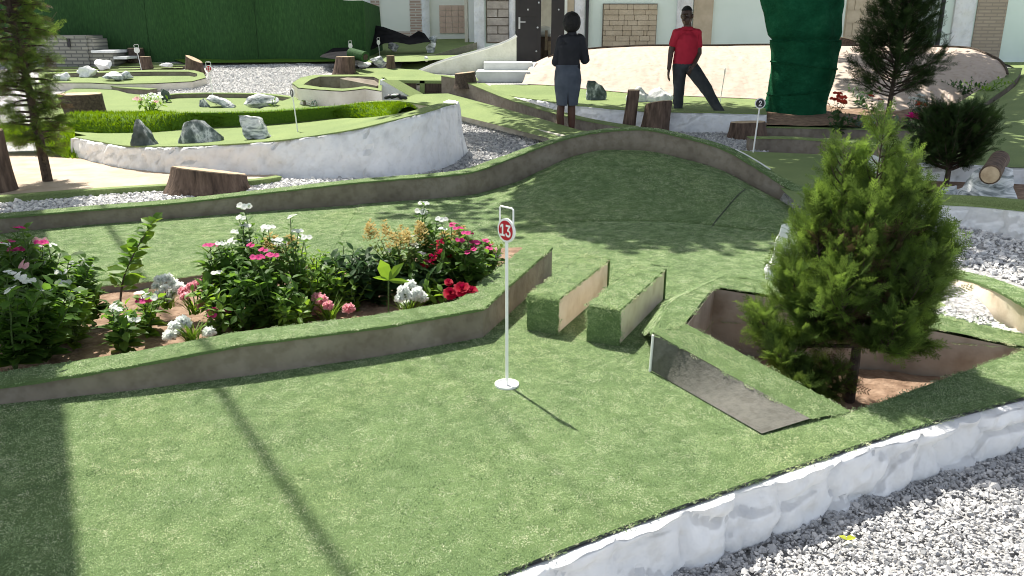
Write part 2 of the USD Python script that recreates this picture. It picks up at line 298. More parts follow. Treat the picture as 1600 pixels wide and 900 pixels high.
def strip_cap(front, back, th=.012, rag=.004, seed=0, over=.007):
    """a slab of turf between two lines, its front edge ragged and hanging over a little"""
    front, back = np.asarray(front, float), np.asarray(back, float); r = np.random.default_rng(seed)
    d = front - back; d[:, 2] = 0; d /= np.linalg.norm(d, axis=1, keepdims=True) + 1e-9; n = len(front)
    jag = (over + rag * (fbm(np.c_[front[:, :2] * 23, np.full(n, seed)], 3) * 2 - 1))[:, None]
    F = front + d * jag; B = back - d * jag * .6; dn = np.array([0, 0, -th])
    dn2 = np.stack([np.zeros(n), np.zeros(n), -th - rag * 1.5 * fbm(np.c_[front[:, :2] * 31, np.full(n, seed + 3)], 2)], 1)
    mid = F - d * .004 + [0, 0, 0]
    return sweep(np.stack([F + dn2, F + [0, 0, -.003], mid, B, B + dn], 1))
def kerb(name, label, base, top, w, cat='kerb', turf='turf', wall='concrete', pile=0, seed=0, group=None, step=.05, both=False):
    """a low concrete wall with a strip of turf on it; base and top run along its front, the thickness w lies to the left of the path"""
    base, top = dens(np.c_[base, top], step)[:, :3], dens(np.c_[base, top], step)[:, 3:]
    t = thing(name, label, cat, loc=base[len(base) // 2], group=group)
    bt = side(top, w); lo = np.c_[bt[:, :2], base[:, 2] - .15]; fl = base.copy(); fl[:, 2] -= .03
    wob = (fbm(base * 6, 3, seed) - .5)[:, None] * .006
    nrm = base - np.c_[side(base, w)[:, :2], base[:, 2]]; nrm /= np.linalg.norm(nrm, axis=1, keepdims=True) + 1e-9
    tz = top.copy(); tz[:, 2] -= .009; bz = bt.copy(); bz[:, 2] -= .009
    mid = (base + tz) / 2 + nrm * wob
    obj('concrete_wall', sweep(np.stack([fl, mid, tz, bz, lo], 1)), M[wall], t, smooth=40)
    cap = strip_cap(top, bt, seed=seed); c = obj('turf_cap', cap, M[turf], t, smooth=40)
    if pile:
        v, f = sweep(np.stack([top, bt], 1), closed=False)
        turf_on(t, v, f[:, ::-1] if np.cross(v[f[0, 1]] - v[f[0, 0]], v[f[0, 2]] - v[f[0, 0]])[2] < 0 else f, pile, seed)
    return t
def rough_wall(parent, base, top, seed=0, amp=.03, depth=.08, mat='white_stone', step=.035, rows=9, flare=.0, name='stone_wall', ledge=.03, cellw=.22):
    """a rough whitewashed stone face: lumps, an uneven upper edge and a ledge; the wall's body lies to the left of the path"""
    fl_ = np.atleast_1d(flare); bt = dens(np.c_[base, top], step); base, top = bt[:, :3], bt[:, 3:]; n = len(base); flare = np.interp(np.linspace(0, 1, n), np.linspace(0, 1, len(fl_)), fl_)
    out = side(base, -1.0) - base; out[:, 2] = 0
    out /= np.linalg.norm(out, axis=1, keepdims=True); arc = np.r_[0, np.cumsum(np.linalg.norm(np.diff(base[:, :2], axis=0), axis=1))]; rw_ = np.random.default_rng(seed + 500); H_ = float((top - base)[:, 2].max()) + .1
    sa, sz = np.meshgrid(np.arange(-.2, arc[-1] + .3, cellw), np.arange(-.1, H_ + .15, cellw * .62)); sd_ = np.c_[sa.ravel(), sz.ravel()] + rw_.uniform(-.45, .45, (sa.size, 2)) * [cellw, cellw * .62]; bulge = rw_.uniform(.4, 1.0, len(sd_))
    from scipy.spatial import cKDTree
    kd = cKDTree(sd_ * [1, 1.5]); prof = []
    for k in range(rows + 1):
        s = k / rows; p = base * (1 - s) + top * s; p[:, 2] += -.05 * (1 - s)
        big = fbm(np.c_[p[:, :2] * 3.0, p[:, 2] * 4.0] + seed * 7.1, 2, seed); sm = fbm(p * 11 + 3.3, 3, seed + 9)
        cell = np.abs(noise(p * np.array([5, 5, 7.]) + seed, seed + 3) - .5) * 2
        cel2 = np.abs(noise(p * np.array([9, 9, 11.]) + seed + 4, seed + 5) - .5) * 2
        mid_ = fbm(p * np.array([6, 6, 8.]) + seed, 3, seed + 7); dd = amp * (big * 1.5 + 1.3 * mid_ + .8 * sm - 1.0 - .3 * np.exp(-(cell * 7) ** 2) - .35 * np.exp(-(cel2 * 6) ** 2)) + flare * (1 - s) ** 2
        d12, i12 = kd.query(np.c_[arc, (p - base)[:, 2] + .05 * np.sin(arc * 3 + seed)] * [1, 1.5] + .25 * cellw * (fbm(p * 9, 2, seed) - .5)[:, None], k=2); cre = np.clip((d12[:, 1] - d12[:, 0]) / (.38 * cellw), 0, 1); dd = dd * .7 + amp * (1.25 * bulge[i12[:, 0]] * np.sqrt(cre * (2 - cre)) - .75)
        if k == rows: p[:, 2] += amp * .7 * (fbm(base * 14 + 11, 4, seed) - .6)
        prof.append(p + out * dd[:, None])
    e = top - out * (ledge * (.5 + fbm(base * 16, 3, seed + 2)))[:, None]; e[:, 2] += amp * .12; prof.append(e)
    b = top - out * depth; b[:, 2] -= .02; prof.append(b); prof.append(np.c_[b[:, :2], base[:, 2] - .05])
    return obj(name, sweep(np.stack(prof, 1)), M[mat], parent, smooth=38)
def pebbles(seed, k=6):
    out = []
    for j in range(k):
        r = np.random.default_rng(seed + j); q = r.normal(size=(11, 3)); q /= np.linalg.norm(q, axis=1, keepdims=True)
        h = m3.Manifold.hull_points(q * r.uniform(.75, 1.1, (11, 1)) * np.array([1, r.uniform(.55, .85), r.uniform(.4, .65)])).to_mesh()
        out.append((h.vert_properties[:, :3].astype(float), h.tri_verts.astype(int)))
    return out
PEB = pebbles(50)
def gravel_on(name, pg, zf, dens_, size, seed, label, near=None):
    import shapely
    r = np.random.default_rng(seed); x0, y0, x1, y1 = pg.bounds; n = int((x1 - x0) * (y1 - y0) * dens_)
    p = np.c_[r.uniform(x0, x1, n), r.uniform(y0, y1, n)]; p = p[shapely.contains_xy(pg, p[:, 0], p[:, 1])]; n = len(p)
    z = zf(p[:, 0], p[:, 1]) + r.uniform(-.2, .8, n) * size * .5
    ax = r.normal(size=(n, 3)) * .55 + [0, 0, 1]; ax /= np.linalg.norm(ax, axis=1, keepdims=True); t = np.cross(ax, r.normal(size=(n, 3))); t /= np.linalg.norm(t, axis=1, keepdims=True)
    R = np.stack([t, np.cross(ax, t), ax], 1)
    return instancer(name, PEB, [M['pale_stone' if name in ('gravel_far', 'gravel_strip', 'gravel_patch', 'gravel_wedge') else 'stone_piece']] * len(PEB), np.c_[p, z], R, size * np.exp(r.normal(0, .33, n)), r.integers(0, len(PEB), n), label=label, cat='gravel', kind='stuff')

# ------------------------------------------------------------------ hole 13: the green, its planter kerb and its hump
NEAR_TOP = [P(u, v) for u, v in ((560, 985), (700, 925), (780, 897), (900, 850), (1000, 812), (1100, 777), (1200, 742), (1300, 708), (1400, 675), (1500, 646), (1600, 620), (1700, 592))]
k1_base = [P(u, v) for u, v in ((-330, 668), (0, 632), (200, 611), (380, 588), (600, 556), (755, 527), (862, 430))]
k1_top = [p + [0, 0, h] for p, h in zip(k1_base, (.05, .08, .11, .148, .145, .15, .177))]
k1_back = side(k1_top, .145)
FAR_EDGE = [P(u, v) for u, v in ((812, 391), (700, 399), (540, 410), (320, 428), (250, 438), (150, 447), (0, 461), (-330, 490))]
planter_xy = [tuple(p[:2]) for p in k1_back] + [tuple(p[:2]) for p in FAR_EDGE]
planter_pg = Polygon(planter_xy).buffer(0)
pit_rows = [(1070, 505, .18), (1115, 447, .18), (1210, 462, .15), (1330, 489, .11), (1440, 509, .07), (1608, 543, .004), (1330, 643, .004)]
pit = [P(*a) for a in pit_rows]
pit_pg = Polygon([tuple(p[:2]) for p in pit])
k2_flat = [P(u, v) for u, v in ((-500, 436), (-140, 382), (100, 355), (250, 343), (400, 331), (575, 319), (725, 307))]
k2_hump = [Py(800, 288, 7.45), Py(850, 265, 7.6), Py(900, 244, 7.68), Py(950, 235, 7.7), Py(1000, 236, 7.68), Py(1075, 251, 7.5), Py(1125, 266, 7.35), Py(1175, 292, 7.15), Py(1230, 320, 6.9), P(1300, 345)]
k2_base = np.array(k2_flat + k2_hump)
top_u = [-500, -140, 25, 175, 275, 400, 512, 687, 725, 800, 862, 925, 1000, 1050, 1112, 1170, 1200, 1240, 1300]
top_v = [394, 352, 335, 325, 316, 302, 285, 279, 270, 246, 222, 205, 201, 210, 223, 254, 271, 299, 330]
k2_u = [800 + FPX * p[0] / (p[1] * _cp + (CAM_Z - p[2]) * _sp) for p in k2_base]
k2_top = np.array([Py(u, np.interp(u, top_u, top_v), p[1]) for u, p in zip(k2_u, k2_base)])
k2_b = smooth_line(k2_base, 130); k2_t = smooth_line(np.c_[k2_base, k2_top], 130)[:, 3:]
k2_b = smooth_line(np.c_[k2_base, k2_top], 130)[:, :3]
green_pg = Polygon([tuple(p[:2]) for p in NEAR_TOP] + [(2.42, 3.2), (2.42, 4.9), (2.5, 6.9)] + [tuple(p[:2]) for p in k2_b[::-1]] + [(-6, 4.8), (-5, .5), (-1, .9)]).buffer(0)
PIT_OUT = [P(1022, 515, .18), P(1022, 500, .18), P(1130, 431, .18), P(1210, 440, .15), P(1330, 465, .12), P(1440, 490, .08), P(1600, 523, .01), P(1660, 536, .0)]
green_pg2 = green_pg.difference(planter_pg).difference(pit_pg)
if green_pg2.geom_type != 'Polygon': green_pg2 = max(green_pg2.geoms, key=lambda a: a.area)
gv_, gf_ = grid_poly(green_pg2, .11, lambda x, y: .0025 * (fbm(np.c_[x * 2, y * 2, x * 0], 2) - .5))
CUP = P(792, 602)
grn = thing('putting_green', 'lit artificial turf playing surface of hole 13 filling the foreground', kind='structure')
obj('turf_sheet', (gv_, gf_), M['turf'], grn, smooth=True)
turf_on(grn, gv_, gf_, 2500, 3, pg=green_pg2, keep=lambda p: (np.hypot(p[:, 0] - CUP[0], p[:, 1] - CUP[1]) > .056) & (p[:, 1] < 7.4) & (np.abs(p[:, 0]) < p[:, 1] * .68 + .35))
# the hump: a bank of turf rising towards the kerb behind it
hs = k2_b[k2_b[:, 0] > -1.3]; hn = len(hs); T = 34; L = 1.6; hp = []
for k in range(T + 1):
    s = k / T; z = .45 * (1 - s) ** 2 * (1 + 2 * s) + .55 * (1 - s)
    q_ = hs.copy(); q_[:, 1] -= s * L; q_[:, 0] += s * .12 * np.interp(hs[:, 0], [-1, 1, 2.4], [.8, 0, -.6]); q_[:, 2] = np.maximum(hs[:, 2], 0) * z + (.006 if s < .97 else -.01) ; hp.append(q_)
hv, hf = sweep(np.stack(hp, 1), closed=False)
if np.cross(hv[hf[0, 1]] - hv[hf[0, 0]], hv[hf[0, 2]] - hv[hf[0, 0]])[2] < 0: hf = hf[:, ::-1]
hump = thing('turf_hump', 'banked turf mound rising against the arched kerb at the far side of hole 13', 'mound', loc=hs[hn // 2])
obj('turf_sheet', (hv, hf), M['turf'], hump, smooth=True)
turf_on(hump, hv, hf, 1900, 4, pg=Polygon([tuple(a) for a in np.vstack([hs[:, :2], hp[-1][::-1, :2]])]).buffer(0), keep=lambda p: p[:, 2] > .002, scale=1.1)
def seam(name, a, b, parent, w=.006):
    pts = dens([a, b], .1)
    return pts
sx = [Py(1163, 312, 6.8), P(1104, 360)]
def hump_z(x, y):
    from scipy.spatial import cKDTree
    d, i_ = cKDTree(hv[:, :2]).query(np.c_[x, y], k=3); w_ = 1 / (d + 1e-6); return (hv[i_, 2] * w_).sum(1) / w_.sum(1)
sp_ = dens([sx[0] * [1, 1, 0], sx[1] * [1, 1, 0]], .06); sp_[:, 2] = hump_z(sp_[:, 0], sp_[:, 1]) + .005
obj('seam', tubem(sp_, .0035, 5), M['black_paint'], hump)

kerb('planter_kerb', 'turf topped concrete kerb along the front of the flower bed, bent at its far end', k1_base, k1_top, .145, pile=2600, seed=11)
ak = kerb('arched_kerb', 'long turf topped concrete kerb that arches over the mound behind hole 13', k2_b, k2_t, .13, pile=1300, seed=12)
_bk = side(k2_t, .135); _u = 800 + FPX * _bk[:, 0] / (_bk[:, 1] * _cp + (CAM_Z - _bk[:, 2]) * _sp); obj('white_edge', tubem(dens(_bk[(_u > 1140) & (_u < 1205)], .05) - [0, 0, .004], .012, 6), M['white_paint'], ak)

# ------------------------------------------------------------------ the setting: ground
def K2Y(x): return np.interp(x, k2_b[:, 0], k2_b[:, 1])
gv = np.vectorize(g)
def ground_z(x, y):
    x, y = np.asarray(x, float), np.asarray(y, float)
    bd = np.interp(y, [11, 13, 15, 16.5, 18, 20, 23, 300], [.08, .13, .35, .5, .6, .66, .7, .7]); w_ = np.interp(x, [-2.4, -1.2], [0, 1]); back = gv(y) * (1 - w_) + bd * w_; near = np.where(x > 2.2, np.interp(y, [3.3, 4.1, 7.0, 8.0], [-.205, .06, .09, .08]), -.205)
    return np.where(y > np.where(x > 2.6, 7.5, K2Y(x) + .03), back, near)
xs = np.r_[-150, -80, -40, -25, np.arange(-16, -7, .25), np.arange(-7, 3.2, .1), np.arange(3.2, 16.01, .25), 25, 40, 80, 150]; ys = np.r_[-60, -20, -5, np.arange(0, 5, .15), np.arange(5, 8, .045), np.arange(8, 26, .15), 40, 80, 150, 300]
X, Y = np.meshgrid(xs, ys); Z = ground_z(X, Y) - .02
i, j = np.meshgrid(np.arange(len(ys) - 1), np.arange(len(xs) - 1), indexing='ij'); W = len(xs)
q = np.stack([i * W + j, i * W + j + 1, (i + 1) * W + j + 1, (i + 1) * W + j], -1).reshape(-1, 4)
obj('ground', (np.c_[X.ravel(), Y.ravel(), Z.ravel()], q), M['gravel_ground'], kind='structure', label='pale grey gravel ground spread between the mini golf holes')

# the flower bed
def soil_z(x, y):
    ln = LineString([tuple(p[:2]) for p in k1_back]); d = np.array([ln.distance(Point(a, b)) for a, b in zip(x, y)])
    return np.interp(d, [0, .5, 1.1], [.015, .03, -.05]) + .05 * (fbm(np.c_[x * 5, y * 5, x * 0], 4, 5) - .5)
pv, pf = grid_poly(planter_pg.buffer(.01), .045, soil_z)
obj('planter_soil', (pv, pf), M['soil'], smooth=True, kind='structure', label='brown bare soil of the flower bed beside hole 13')
fe = dens(FAR_EDGE, .08); bed = thing('planter_back_wall', 'low brown concrete edge between the flower bed and the upper turf', 'kerb', loc=fe[len(fe) // 2])
obj('concrete_wall', sweep(np.stack([np.c_[fe[:, :2], np.full(len(fe), -.16)], np.c_[fe[:, :2], np.full(len(fe), -.004)], side(fe, -.06) - [0, 0, .004], side(fe, -.06) - [0, 0, .16]], 1)), M['concrete'], bed)
# crumbs of earth on it
rr = np.random.default_rng(77); n_ = 900; cp, _n = sample_mesh(pv, pf, n_, rr)
instancer('soil_crumbs', PEB[:3], [M['soil']] * 3, cp, np.repeat(np.eye(3)[None], n_, 0), np.exp(rr.normal(-4.9, .45, n_)), rr.integers(0, 3, n_), label='small clods of earth scattered on the flower bed soil', cat='soil')

# two turf covered blocks
def block(fr, d, L, wv, h, label):
    fr, d, wv = np.r_[fr, 0.], np.r_[d, 0.] / np.linalg.norm(d), np.r_[wv, 0.]
    wv = wv - d * (wv @ d)
    t = thing('turf_block', label, 'block', loc=fr + d * L / 2 + wv / 2, group=None)
    n, up = 14, np.array([0, 0, 1.])
    def sec(o, lo, hi): return np.array([o + up * lo, o + up * hi, o + wv + up * hi, o + wv + up * lo])
    obj('plaster_body', sweep([sec(fr + d * .012 + d * (L - .024) * k / n, -.02, h - .01) for k in range(n + 1)]), M['plaster'], t)
    w1 = wv / np.linalg.norm(wv); e = .006
    # one turf sheet runs up the front, over the top and down the back
    path = [(-.002, 0)] + [(-.004, z) for z in np.linspace(.02, h - .012, 7)] + [(.006, h)] + [(s, h + .002) for s in np.linspace(.03, L - .03, 16)] + [(L - .006, h), (L + .004, h - .012), (L + .004, 0)]
    rg = np.random.default_rng(int(fr[0] * 1000)); A, B, C, D = [], [], [], []
    for k, (s, z) in enumerate(path):
        j1, j2 = rg.uniform(0, .006, 2); o = fr + d * s + up * z
        if k <= 8: nrm = -d * .012
        elif s < L - .01: nrm = -up * 0 + up * .0
        else: nrm = d * .012
        inn = (d * .014 if k <= 8 else (-up * .012 if s < L - .01 else -d * .014))
        A.append(o - w1 * (e + j1)); B.append(o + wv + w1 * (e + j2)); C.append(o + wv + w1 * (e + j2) + inn); D.append(o - w1 * (e + j1) + inn)
    obj('turf_cover', sweep(np.stack([A, B, C, D], 1)), M['turf'], t, smooth=50)
    v, f = sweep(np.stack([A, B], 1), closed=False)
    if np.cross(v[f[-14, 1]] - v[f[-14, 0]], v[f[-14, 2]] - v[f[-14, 0]])[2] < 0: f = f[:, ::-1]
    turf_on(t, v, f, 3000, int(fr[0] * 100))
block((.211, 3.72), (.325, .72), .79, (-.127, .06), .18, 'turf covered plaster block nearer the bent kerb, first of the two')
block((.486, 3.57), (.334, .70), .78, (-.131, .05), .18, 'turf covered plaster block nearer the grey cement ramp, second of the two')

# the square tree pit with its turf rim, and the grey ramp in front of it
A0, A1, C0, D0 = P(1017, 580), P(1022, 520, .18), P(1190, 680) + [0, 0, .003], P(1265, 660) + [0, 0, .012]
rim = thing('tree_pit', 'square sunken tree pit with a turf rim around the feathery conifer', 'planter', loc=pit[0])
PL, PB, PF, PR = pit[0], pit[1], pit[6], pit[5]
def ruled(a, b, n=24, m=6, lift=0.0):
    a, b = resample(a, n), resample(b, n)
    return sweep(np.stack([a * (1 - k / m) + b * k / m + [0, 0, lift] for k in range(m + 1)], 1), closed=False)
def up_faces(v, f):
    c = np.cross(v[f[:, 1]] - v[f[:, 0]], v[f[:, 2]] - v[f[:, 0]]).sum(0)
    return (v, f[:, ::-1]) if c[2] < 0 else (v, f)
strips = [ruled([A1, D0 + [0, 0, .002]], [PL, PF], 26)]
strips.append(ruled([A1, P(1048, 470, .18), P(1130, 431, .18)], [PL, PL * .5 + PB * .5, PB], 20))
strips.append(ruled([P(1000, 512, 0) - [0, 0, .012], P(1030, 470) - [0, 0, .012], P(1100, 440) - [0, 0, .012]], [A1, P(1048, 470, .18), P(1130, 431, .18)], 20))
strips.append(ruled(PIT_OUT[2:], pit[1:6] + [PR + [.06, .0, 0]], 34))
down = [p * [1, 1, 0] + [0, .09, -.012] for p in PIT_OUT[2:]]
strips.append(ruled(down, PIT_OUT[2:], 34))
sv, sf = join(*[up_faces(*s) for s in strips])
obj('turf_rim', (sv, sf), M['turf'], rim, smooth=40)
turf_on(rim, sv, sf, 2300, 21)
pl = dens(pit + [pit[0]], .05); inn = pl.copy()
ctr = np.array(pit_pg.centroid.coords[0])
inn[:, :2] += (ctr - inn[:, :2]) * .012; inn[:, 2] -= .012; low = inn.copy(); low[:, 2] = -.24
obj('concrete_wall', sweep(np.stack([low, inn, pl - [0, 0, .015]], 1), closed=False), M['pit_concrete'], rim)
obj('soil', grid_poly(pit_pg.buffer(-.012), .045, lambda x, y: -.17 + .06 * (fbm(np.c_[x * 6, y * 6, x * 0], 4, 2) - .5)), M['soil'], rim, smooth=True)
brd = thing('cement_ramp', 'dark grey cement deflector board leaning against the turf rim, white at its near edge', 'ramp', loc=A0)
bv = ruled([A0, C0], [A1 - [0, 0, .008], D0], 20, 8, .004)
obj('board', bv, M['grey_board'], brd, smooth=True)
obj('white_edge', tubem([A0 + [-.004, 0, 0], A1 + [-.004, 0, -.01]], .006, 6), M['white_paint'], brd)

# near retaining wall and its gravel
nw_base = [np.r_[p[:2], -.2] for p in NEAR_TOP]; nw_top = [p - [0, 0, .016] for p in NEAR_TOP]
nwb = side(nw_base, -.03)
wall_t = thing('retaining_wall', 'whitewashed rough stone wall holding up hole 13 in the near foreground', 'wall', loc=nwb[6])
rough_wall(wall_t, side(nwb, .0), side(np.array(nw_top), -.018), seed=3, amp=.034, depth=.1, flare=.02, step=.018, rows=16, ledge=.022)
obj('turf_backing', tubem(dens(side(np.array(nw_top), -.002), .04) + [0, 0, .006], .003, 6), M['black_paint'], wall_t)
near_pg = Polygon([(NEAR_TOP[0][0] - .1, 1.0)] + [tuple(p[:2]) for p in side(np.array(nw_base), -.02)] + [(4.2, 3.4), (4.2, 1.0)]).buffer(0)
gravel_on('gravel', near_pg, lambda x, y: np.full(len(x), -.205), 8500, .0086, 5, 'light grey crushed stone chips in the near corner below the white wall')
# ------------------------------------------------------------------ holes further back
def tray(name, label, outer, inner=None, dz_top=.15, dz_floor=.03, cat='mini golf hole', wall='cream_stone', inner_wall='concrete', top='turf_far', parts_only=None, zs=None, depth=.3):
    """a raised mini golf hole: outer wall, turf rim, and a sunken turf floor inside the rim (all outlines in photo pixels on the ground)"""
    o = [Pg(u, v, dz_top) for u, v in outer]; t = thing(name, label, cat, loc=o[0])
    def away(pts, d, c): return [np.r_[p[:2] + (p[:2] - c) / (np.linalg.norm(p[:2] - c) + 1e-9) * d, p[2]] for p in pts]
    c = np.mean([p[:2] for p in o], 0)
    if inner is None:
        obj('turf_top', tri_poly(o), M[top], t)
    else:
        i_ = [Pg(u, v, dz_top) for u, v in inner]
        obj('turf_rim', tri_poly(o, [i_]), M[top], t)
        fl = [np.r_[p[:2], g(p[1]) + dz_floor] for p in i_]
        obj('turf_floor', tri_poly(fl), M[top], t)
        a = np.array(i_ + [i_[0]]) - [0, 0, .012]; b = np.array(fl + [fl[0]]) - [0, 0, .05]
        obj('inner_wall', sweep(np.stack([b, a], 1), closed=False), M[inner_wall], t)
    a = dens(np.array(o + [o[0]]), .12); b = a.copy(); b[:, 2] -= depth; r_ = .02 * (fbm(a * 5, 3) - .5)[:, None]
    m_ = (a + b) / 2 + np.c_[r_, r_, r_ * 0]
    e = a - [0, 0, .014]
    obj('outer_wall', sweep(np.stack([b, m_, e], 1), closed=False), M[wall], t, smooth=50)
    return t
def lane(name, label, px, dz=.02, mat='turf_far'):
    return one(name, tri_poly([Pg(u, v, dz) for u, v in px]), M[mat], label, None, kind='structure')
def kerb_px(name, label, pts, h, w, flip=False, wall='concrete', turf='turf_far', dz=0.0, hs=None):
    """kerb whose front base runs through pixels on the ground"""
    b = np.array([Pg(u, v, dz) for u, v in pts]); t = b.copy(); t[:, 2] += h if hs is None else np.array(hs)
    if flip: b, t = b[::-1], t[::-1]
    return kerb(name, label, smooth_line(b, 40), smooth_line(np.c_[b, t], 40)[:, 3:] if False else smooth_line(t, 40), w, turf=turf, wall=wall, step=.12)

# --- the walled island on the left with the bright grass bank (hole 9)
fw = [(118, 248, 215), (150, 256, 221), (200, 267, 229), (250, 272, 230), (300, 275, 229), (365, 276, 226), (430, 276, 221), (500, 276.5, 212), (560, 276, 202), (610, 274, 190), (650, 270, 180), (690, 258, 168), (712, 245, 163)]
fb = [P(u, b, .07) for u, b, _ in fw]; ft = [Py(u, tv, p[1]) for (u, _, tv), p in zip(fw, fb)]
fb, ft = smooth_line(fb, 80), smooth_line(ft, 80)
isl = thing('curved_stone_wall', 'long curved whitewashed stone wall round the raised hole 9', 'wall', loc=fb[40])
rough_wall(isl, fb, ft, seed=8, amp=.035, depth=.12, flare=[.03, .03, .04, .06, .14], step=.05, rows=10)
endb = [fb[-1], fb[-1] + [.03, .35, 0], fb[-1] + [-.05, .8, 0]]; endt = [ft[-1], ft[-1] + [.0, .35, 0], ft[-1] + [-.1, .8, -.02]]
rough_wall(isl, endb, endt, seed=9, amp=.03, depth=.1, step=.05, rows=8, flare=[.14, .12])
lft = [P(100, 205, .35), fb[0]]; 
rim_in = side(ft, .14)
bank_lo = [P(96, 203, .30), P(160, 208, .29), P(230, 207, .30), P(290, 202, .31), P(400, 194, .34), P(480, 187, .38), P(540, 184, .43), P(590, 186, .47), P(615, 190, .5)]
bank_hi = [P(90, 181, .46), P(150, 178, .47), P(230, 178, .47), P(300, 178, .48), P(400, 177, .49), P(480, 172, .52), P(540, 168, .545), P(600, 166, .56), P(650, 171, .58)]
g9 = thing('turf_island', 'turf of hole 9 behind the curved white wall, with rocks standing on it', kind='structure')
cap9 = strip_cap(ft + [0, 0, .012], rim_in + [0, 0, .012], seed=31)
obj('turf_edge', cap9, M['turf_far'], g9, smooth=40)
obj('turf_sheet', ruled(rim_in + [0, 0, .004], bank_lo, 60, 10), M['turf_far'], g9, smooth=True)
bank = thing('grass_bank', 'bright green long pile grass bank curving behind the rocks of hole 9', 'grass bank', loc=bank_lo[3])
hi = smooth_line(bank_hi, 60); lo_ = smooth_line(bank_lo, 60)
prof = []
for k in range(9):
    s = k / 8; p = lo_ * (1 - s) + hi * s; p[:, 2] += .10 * math.sin(math.pi * s) ** .7 * (1 - s * .4) ; prof.append(p)
prof.append(hi + [0, .12, -.05]); prof.append(hi + [0, .2, -.4])
bkv, bkf = sweep(np.stack(prof, 1), closed=False)
bkv, bkf = up_faces(bkv, bkf)
obj('bank_sheet', (bkv, bkf), M['bright_base'], bank, smooth=True)
def blades(v, f, n, hmin, hmax, w, seed, down=None):
    r = np.random.default_rng(seed); p, nr = sample_mesh(np.asarray(v, float), np.asarray(f), n, r)
    d = nr + r.normal(0, .35, p.shape) + [0, 0, .4]; d /= np.linalg.norm(d, axis=1, keepdims=True)
    R = rot_about(frames(d), r.random(n) * 6.28); L = r.uniform(hmin, hmax, n)
    bv = np.array([[0, -.5, 0], [0, .5, 0], [.6, .35, .08], [.6, -.35, .08], [1, 0, .22]]); bf = np.array([[0, 1, 2], [0, 2, 3], [3, 2, 4]])
    return scatter(bv, bf, p, R, np.stack([L, np.full(n, w), L], 1))
obj('grass_blades', blades(bkv, bkf, 26000, .02, .05, .006, 4), M['bright_grass'], bank)
# end of the bank, dropping to the sand
clump = [P(128, 250, .08), P(120, 214, .28), P(80, 205, .3), P(10, 206, .28), P(-60, 210, .25), P(-60, 238, .1), P(60, 242, .08)]
cv_, cf_ = grid_poly(Polygon([tuple(p[:2]) for p in (P(120, 250, .08), P(112, 205, .3), P(60, 200, .3), P(-120, 205, .3), P(-120, 243, .08), P(60, 244, .08))]).buffer(.02), .08,
                     lambda x, y: np.interp(y, [8.75, 9.05, 9.4, 10], [.06, .27, .30, .30]) + .04 * fbm(np.c_[x * 4, y * 4, x * 0], 3))
bank2 = thing('grass_bank', 'bright green grass bank behind the tall shaded conifer, beside the wall end', 'grass bank', loc=cv_.mean(0))
obj('bank_sheet', (cv_, cf_), M['bright_base'], bank2, smooth=True)
obj('grass_blades', blades(cv_, cf_, 9000, .03, .07, .006, 5), M['bright_grass'], bank2)
# far kerb of hole 9, a concrete face seen from inside
k9t = [Py(490, 172, 10.1), Py(520, 167, 10.05), Py(560, 160.5, 9.95), Py(600, 158, 9.85), Py(640, 159, 9.5), Py(668, 163, 9.25), Py(692, 168.5, 9.06)]; k9b = [p - [0, 0, .2] for p in k9t]
kerb('inner_kerb', 'concrete kerb with dark turf top closing the far end of hole 9', smooth_line(k9b, 40), smooth_line(k9t, 40), .13, turf='turf_far', wall='plaster', seed=41)
# pale sand beside the wall
lane('sand_patch', 'pale sandy ground between the curved white wall and the turf edging', [(-200, 318), (0, 306), (120, 299), (240, 292), (395, 286), (440, 280), (430, 270), (360, 270), (300, 268), (200, 258), (120, 240), (60, 238), (-200, 240)], .015, 'sand')
kerb_px('turf_edging', 'thin turf covered edging strip between the sand and the gravel', [(-200, 330), (0, 316), (100, 308), (200, 301), (300, 295), (400, 289), (440, 283)], .045, .07, turf='turf_far', wall='turf_far')
# --- hole 11 and the two holes beyond it on the left
lane('turf_floor', 'pale green turf floor of hole 11 beyond the bright grass bank', [(40, 200), (85, 150), (120, 136), (165, 136), (200, 146), (260, 152), (380, 150), (475, 154), (500, 172), (420, 200)], .02)
kerb_px('hole_kerb', 'winding turf topped kerb at the far edge of hole 11, left of the round stump', [(60, 146), (85, 138), (120, 134), (160, 135), (172, 141), (205, 145), (235, 147)], .08, .2)
kerb_px('hole_kerb', 'turf topped kerb at the far edge of hole 11, behind the propped white rocks', [(262, 157), (280, 155), (330, 154), (400, 155), (450, 160), (476, 166)], .09, .12)
tray('hole_tray', 'far left mini golf hole with white rocks and a slanted stump at its end', [(60, 113), (150, 111), (240, 109), (300, 109), (318, 114), (322, 121), (300, 127), (240, 130), (180, 131), (140, 129), (60, 129)],
     [(70, 115), (150, 113.5), (240, 112), (295, 112), (308, 115), (308, 119), (290, 124), (240, 127), (185, 128), (140, 127), (70, 127)], .12, .05)
lane('turf_floor', 'dark shaded turf floor in front of the stone steps by the green fence', [(40, 109), (95, 98), (220, 96), (290, 100), (285, 106), (220, 108), (100, 110)], .02)
kerb_px('hole_kerb', 'grey kerb in front of the far shaded turf by the stone steps', [(60, 110), (120, 109.5), (190, 108), (250, 107), (290, 106)], .05, .1)
lane('turf_strip', 'strip of turf along the foot of the green fence', [(270, 92), (400, 90.5), (520, 91), (560, 95), (470, 97), (380, 97.5), (290, 99)], .03, 'bright_base')
lane('turf_patch', 'small rounded turf patch with a white rock beside the gravel, right of hole 11', [(395, 174), (440, 158), (458, 152), (470, 158), (462, 172), (440, 180)], .16)
lane('turf_floor', 'pale turf between the distant log post and the curved cream wall', [(548, 108), (600, 106), (655, 109), (680, 116), (745, 121), (748, 126), (700, 127), (600, 121.5), (575, 117), (550, 114)], .04)
